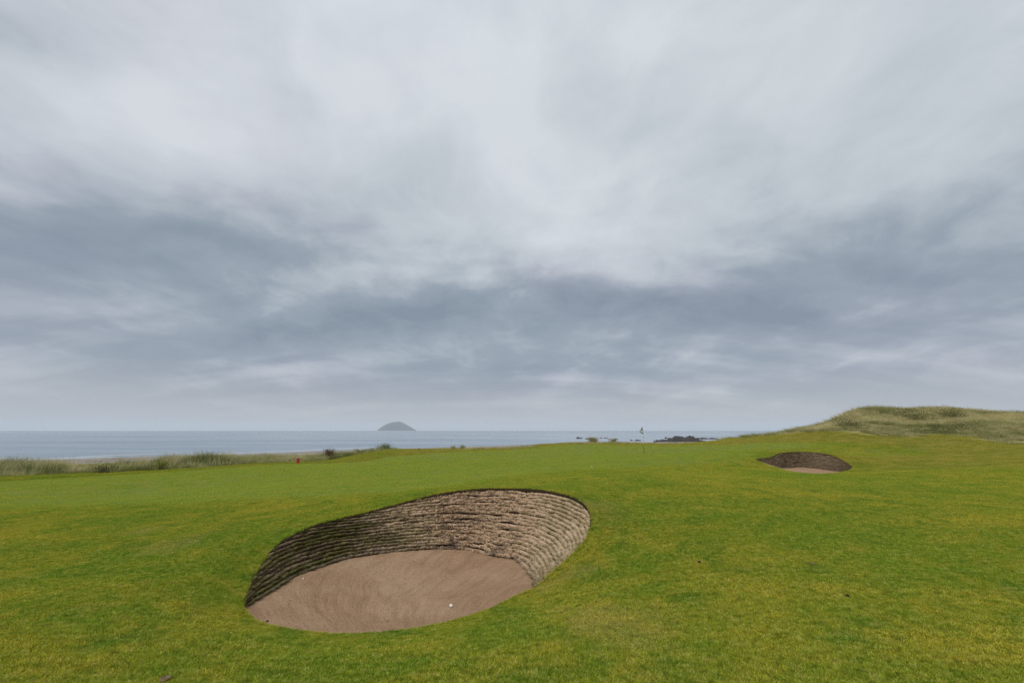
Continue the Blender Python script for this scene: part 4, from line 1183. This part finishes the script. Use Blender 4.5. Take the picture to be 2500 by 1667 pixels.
bm_obj('flag_trim', cloth(lambda a, b_: (lambda q_: (q_[0], q_[1] - .004, q_[2]))(flagpt(a * .16 - .01, b_)), 3, 16, .012), m_navy, flag)
bm_obj('flag_trim', cloth(lambda a, b_: (lambda q_: (q_[0], q_[1] - .004, q_[2]))(flagpt(.84 + a * .17, b_)), 3, 16, .012), m_navy, flag)
bm_obj('flag_trim', cloth(lambda a, b_: (lambda q_: (q_[0], q_[1] - .004, q_[2]))(flagpt(a, .90 + .11 * b_)), 14, 3, .012), m_navy, flag)
bm_obj('flag_panel', cloth(lambda a, b_: (lambda q_: (q_[0], q_[1] - .010, q_[2]))(flagpt(.05 + a * .55, .02 + .40 * b_ * (1 - .3 * a))), 8, 5, .012), m_navy, flag)

# ------------------------------------------------------------------ golf balls
m_ball = plain('ball_cover', (.86, .86, .84), .28, .5)
bm = bmesh.new(); bmesh.ops.create_icosphere(bm, subdivisions=5, radius=.02135)
dirs = [Vector((math.cos(i * 2.399963) * math.sqrt(1 - (1 - 2 * (i + .5) / 332) ** 2), math.sin(i * 2.399963) * math.sqrt(1 - (1 - 2 * (i + .5) / 332) ** 2), 1 - 2 * (i + .5) / 332)) for i in range(332)]
dn = np.array([tuple(d_) for d_ in dirs])
for v in bm.verts:
    d_ = np.array(v.co.normalized()); a = math.acos(min(1.0, float((dn @ d_).max())))
    if a < .085: v.co *= 1 - .012 * (1 - (a / .085) ** 2)
ball_me = bpy.data.meshes.new('golf_ball'); bm.to_mesh(ball_me); bm.free()
for p_ in ball_me.polygons: p_.use_smooth = True
ball_me.materials.append(m_ball)
def ball(x_, y_, z_, label):
    o = link('golf_ball', ball_me); o.location = (x_, y_, z_ + .0195); o.rotation_euler = (x_, y_, 1)
    tag(o, label, 'golf ball', 'golf balls in play')
from mathutils.bvhtree import BVHTree
fo = [c_ for c_ in rootA.children if c_.name.startswith('sand_floor')][0]
bv = BVHTree.FromPolygons([v.co for v in fo.data.vertices], [p_.vertices[:] for p_ in fo.data.polygons])
def sand_hit(u, v):
    a, s = ray(u, v); d_ = Vector((a, 1, s)).normalized(); return bv.ray_cast(Vector((0, 0, EYE)), d_)[0]
hit = sand_hit(1101, 1482)
ball(*hit, 'white golf ball lying in the sand of the near bunker')
for u, v, lab in [(1445, 1141, 'white golf ball on the grass between the near bunker and the flag'), (1541, 1098, 'white golf ball on the green just left of the flagstick')]:
    x_, y_ = unproj(u, v); zb_ = float(surf(np.array([x_]), np.array([y_]))[0]); ball(x_, y_, zb_ + .01, lab)

# pebbles in the sand
m_peb = plain('dark_pebble', (.05, .035, .03), .8); m_shell = plain('pale_shell', (.75, .70, .64), .7)
def pebble(u, v, r, mat, label, name='pebble'):
    h_ = sand_hit(u, v)
    if h_ is None: return
    bm = bmesh.new(); bmesh.ops.create_icosphere(bm, subdivisions=2, radius=r)
    for q_ in bm.verts: q_.co = q_.co * (1 + .35 * mnoise.noise(q_.co * (1.2 / r))); q_.co.z *= .65
    o = bm_obj(name, bm, mat, None, False); o.location = h_ + Vector((0, 0, r * .35)); tag(o, label, 'pebble', 'specks lying in the bunker sand')
pebble(652, 1517, .016, m_peb, 'dark pebble in the sand near the front left edge')
pebble(740, 1412, .012, m_shell, 'pale speck of shell at the foot of the left sod wall')
pebble(947, 1516, .009, m_peb, 'tiny dark pebble in the sand near the front edge')

# ------------------------------------------------------------------ marker, stake, driftwood, divots
def ground_at(u, v):
    x_, y_ = unproj(u, v); return x_, y_, float(surf(np.array([x_]), np.array([y_]))[0])
def box(bm, x0, x1, y0, y1, z0, z1):
    r_ = bmesh.ops.create_cube(bm, size=1.0)
    for v in r_['verts']: v.co = Vector((x0 + (v.co.x + .5) * (x1 - x0), y0 + (v.co.y + .5) * (y1 - y0), z0 + (v.co.z + .5) * (z1 - z0)))
p3 = ground_at(727, 1131.2)
mk = empty('marker_post', p3, .2); tag(mk, 'short red marker post standing in front of the marram', 'marker')
bm = bmesh.new(); box(bm, -.085, .085, -.085, .085, -.08, .34); bmesh.ops.bevel(bm, geom=bm.edges[:], offset=.012, segments=2, affect='EDGES'); bm_obj('post', bm, m_red, mk, False)
bm = bmesh.new(); box(bm, -.10, .10, -.10, .10, .335, .375); bmesh.ops.bevel(bm, geom=bm.edges[:], offset=.012, segments=2, affect='EDGES'); bm_obj('cap', bm, m_red, mk, False)
bm = bmesh.new(); cyl(bm, (0, -.084, .17), (0, -.092, .17), .048, .048, 20); bm_obj('plaque', bm, plain('dark_red_plaque', (.14, .012, .012)), mk, False)
p3 = ground_at(1022.5, 1099)
sk = empty('short_stake', p3); tag(sk, 'short dark wooden stake on the skyline below the island', 'stake')
bm = bmesh.new(); cyl(bm, (0, 0, -.05), (.01, 0, .22), .045, .04, 8); bm_obj('shaft', bm, m_stem, sk); bm = bmesh.new(); cyl(bm, (.01, 0, .219), (.012, 0, .26), .04, .012, 8); bm_obj('tip', bm, m_black, sk)
x_, y_, z_ = at_z(83, 1144.5, -3.95); z_ = float(surf(np.array([x_]), np.array([y_]))[0])
lg_ = empty('driftwood_log', (x_, y_, z_), .25); tag(lg_, 'brown driftwood log lying on the beach behind the left marram', 'log')
bm = bmesh.new(); pr = [(-.75, 0, .12, .09), (-.2, .05, .16, .13), (.35, -.03, .2, .12), (.8, .05, .32, .06)]
for a_, b_ in zip(pr[:-1], pr[1:]): cyl(bm, a_[:3], b_[:3], a_[3], b_[3], 9)
bm_obj('trunk', bm, m_stem, lg_); bm = bmesh.new(); cyl(bm, (.2, 0, .2), (.55, .1, .6), .05, .02, 7); bm_obj('branch', bm, m_stem, lg_)
m_divot = plain('divot_soil', (.21, .15, .085), .95, .05)
for u, v, w_, lab in [(1982, 1379, .020, 'sandy divot scar in the turf right of the near bunker, under the far bunker'), (1708, 1375, .016, 'dark divot nick in the turf midway right of the near bunker'), (402, 1662, .03, 'sandy bare divot at the bottom edge of the turf on the left'), (2070, 1458, .016, 'greyish divot scar low in the turf on the right')]:
    x_, y_ = unproj(u, v); r_ = np.random.default_rng(int(u)); ring_ = []
    n_ = 16; V = [(0, 0, .0)]
    for rr_, hz in ((.45, .001), (.8, .006), (1.0, .012), (1.2, .004)):
        for k in range(n_):
            a = 2 * math.pi * k / n_; j_ = 1 + .3 * mnoise.noise(Vector((math.cos(a) * 2, math.sin(a) * 2, u))) + .1 * r_.standard_normal()
            V.append((math.cos(a) * w_ * rr_ * j_, math.sin(a) * w_ * 1.1 * rr_ * j_, hz * (1 + .5 * r_.random())))
    Fc = [(0, 1 + k, 1 + (k + 1) % n_) for k in range(n_)] + [(1 + l * n_ + k, 1 + (l + 1) * n_ + k, 1 + (l + 1) * n_ + (k + 1) % n_, 1 + l * n_ + (k + 1) % n_) for l in range(3) for k in range(n_)]
    V = np.array(V); V[:, 2] += surf(V[:, 0] + x_, V[:, 1] + y_) - float(surf(np.array([x_]), np.array([y_]))[0]) + .009
    o = link('divot', mesh_from('divot', V, Fc), m_soil if w_ < .018 else m_divot); o.location = (x_, y_, float(surf(np.array([x_]), np.array([y_]))[0]))
    tag(o, lab, 'divot', 'divots in the turf')

# ------------------------------------------------------------------ two walkers far off on the beach
m_coat, g, out = new_mat('dark_clothing')
tcn = g.n('ShaderNodeTexCoord'); zc_ = g.sep(tcn.outputs['Object'])[2]
c = g.mix(g.ramp(zc_, .86, .90), (.03, .032, .04), (.045, .05, .07))
c = g.mix(g.ramp(zc_, 1.47, 1.49), c, (.42, .27, .20)); c = g.mix(g.ramp(zc_, 1.62, 1.64), c, (.05, .035, .025))
p = g.n('ShaderNodeBsdfPrincipled'); g.put(p.inputs['Base Color'], c); p.inputs['Roughness'].default_value = .9
g.put(out.inputs[0], p.outputs[0])
def person(u, Y, step, label, arm):
    x_ = ray(u, 1079)[0] * Y; z_ = float(surf(np.array([x_]), np.array([Y]))[0])
    z_ = max(z_, LV + .02)
    s = step
    J = [(0, 0, .95), (0, 0, 1.18), (0, 0, 1.38), (0, 0, 1.50), (0, .01, 1.60), (0, .01, 1.70),
         (.19, 0, 1.40), (.24, .05 * arm, 1.12), (.23, .16 * arm, .90), (.23, .20 * arm, .80), (-.19, 0, 1.40), (-.24, -.05 * arm, 1.12), (-.23, -.10 * arm, .88), (-.23, -.12 * arm, .78),
         (.10, 0, .90), (.11, .5 * s, .50), (.11, .35 * s, .08), (.12, .35 * s + .16, .035), (-.10, 0, .90), (-.11, -.35 * s, .50), (-.11, -.9 * s, .10), (-.12, -.9 * s + .14, .035)]
    E = [(0, 1), (1, 2), (2, 3), (3, 4), (4, 5), (2, 6), (6, 7), (7, 8), (8, 9), (2, 10), (10, 11), (11, 12), (12, 13), (0, 14), (14, 15), (15, 16), (16, 17), (0, 18), (18, 19), (19, 20), (20, 21)]
    Rr = [.16, .165, .17, .06, .105, .085, .08, .055, .042, .04, .08, .055, .042, .04, .10, .075, .052, .04, .10, .075, .052, .04]
    me = bpy.data.meshes.new('person'); me.from_pydata(J, E, []); me.update()
    o = link('person', me, m_coat); o.location = (x_, Y, z_); o.rotation_euler = (0, 0, arm * .9)
    md = o.modifiers.new('skin', 'SKIN')
    for i, r_ in enumerate(Rr): me.skin_vertices[0].data[i].radius = (r_, r_ * .8)
    me.skin_vertices[0].data[0].use_root = True
    sb = o.modifiers.new('smooth', 'SUBSURF'); sb.levels = 2; sb.render_levels = 2
    tag(o, label, 'person', 'walkers on the far beach')
person(1597.8, 224, .30, 'left of two walkers in dark clothing on the far beach by the reef', 1)
person(1603.2, 226, .22, 'right of two walkers in dark clothing, nearest the dark reef', -1)

# ------------------------------------------------------------------ haze over the sea
m_haze, g, out = new_mat('sea_haze')
pv = g.n('ShaderNodeVolumePrincipled'); pv.inputs['Color'].default_value = (.87, .94, 1.0, 1); pv.inputs['Density'].default_value = 4.6e-5
g.put(out.inputs['Volume'], pv.outputs[0])
bm = bmesh.new(); box(bm, -31000, 31000, -31000, 31000, LV - 4.5, 420)
hz_o = bm_obj('haze', bm, m_haze, None, False); tag(hz_o, 'thin pale sea haze veiling the far island', kind='stuff')
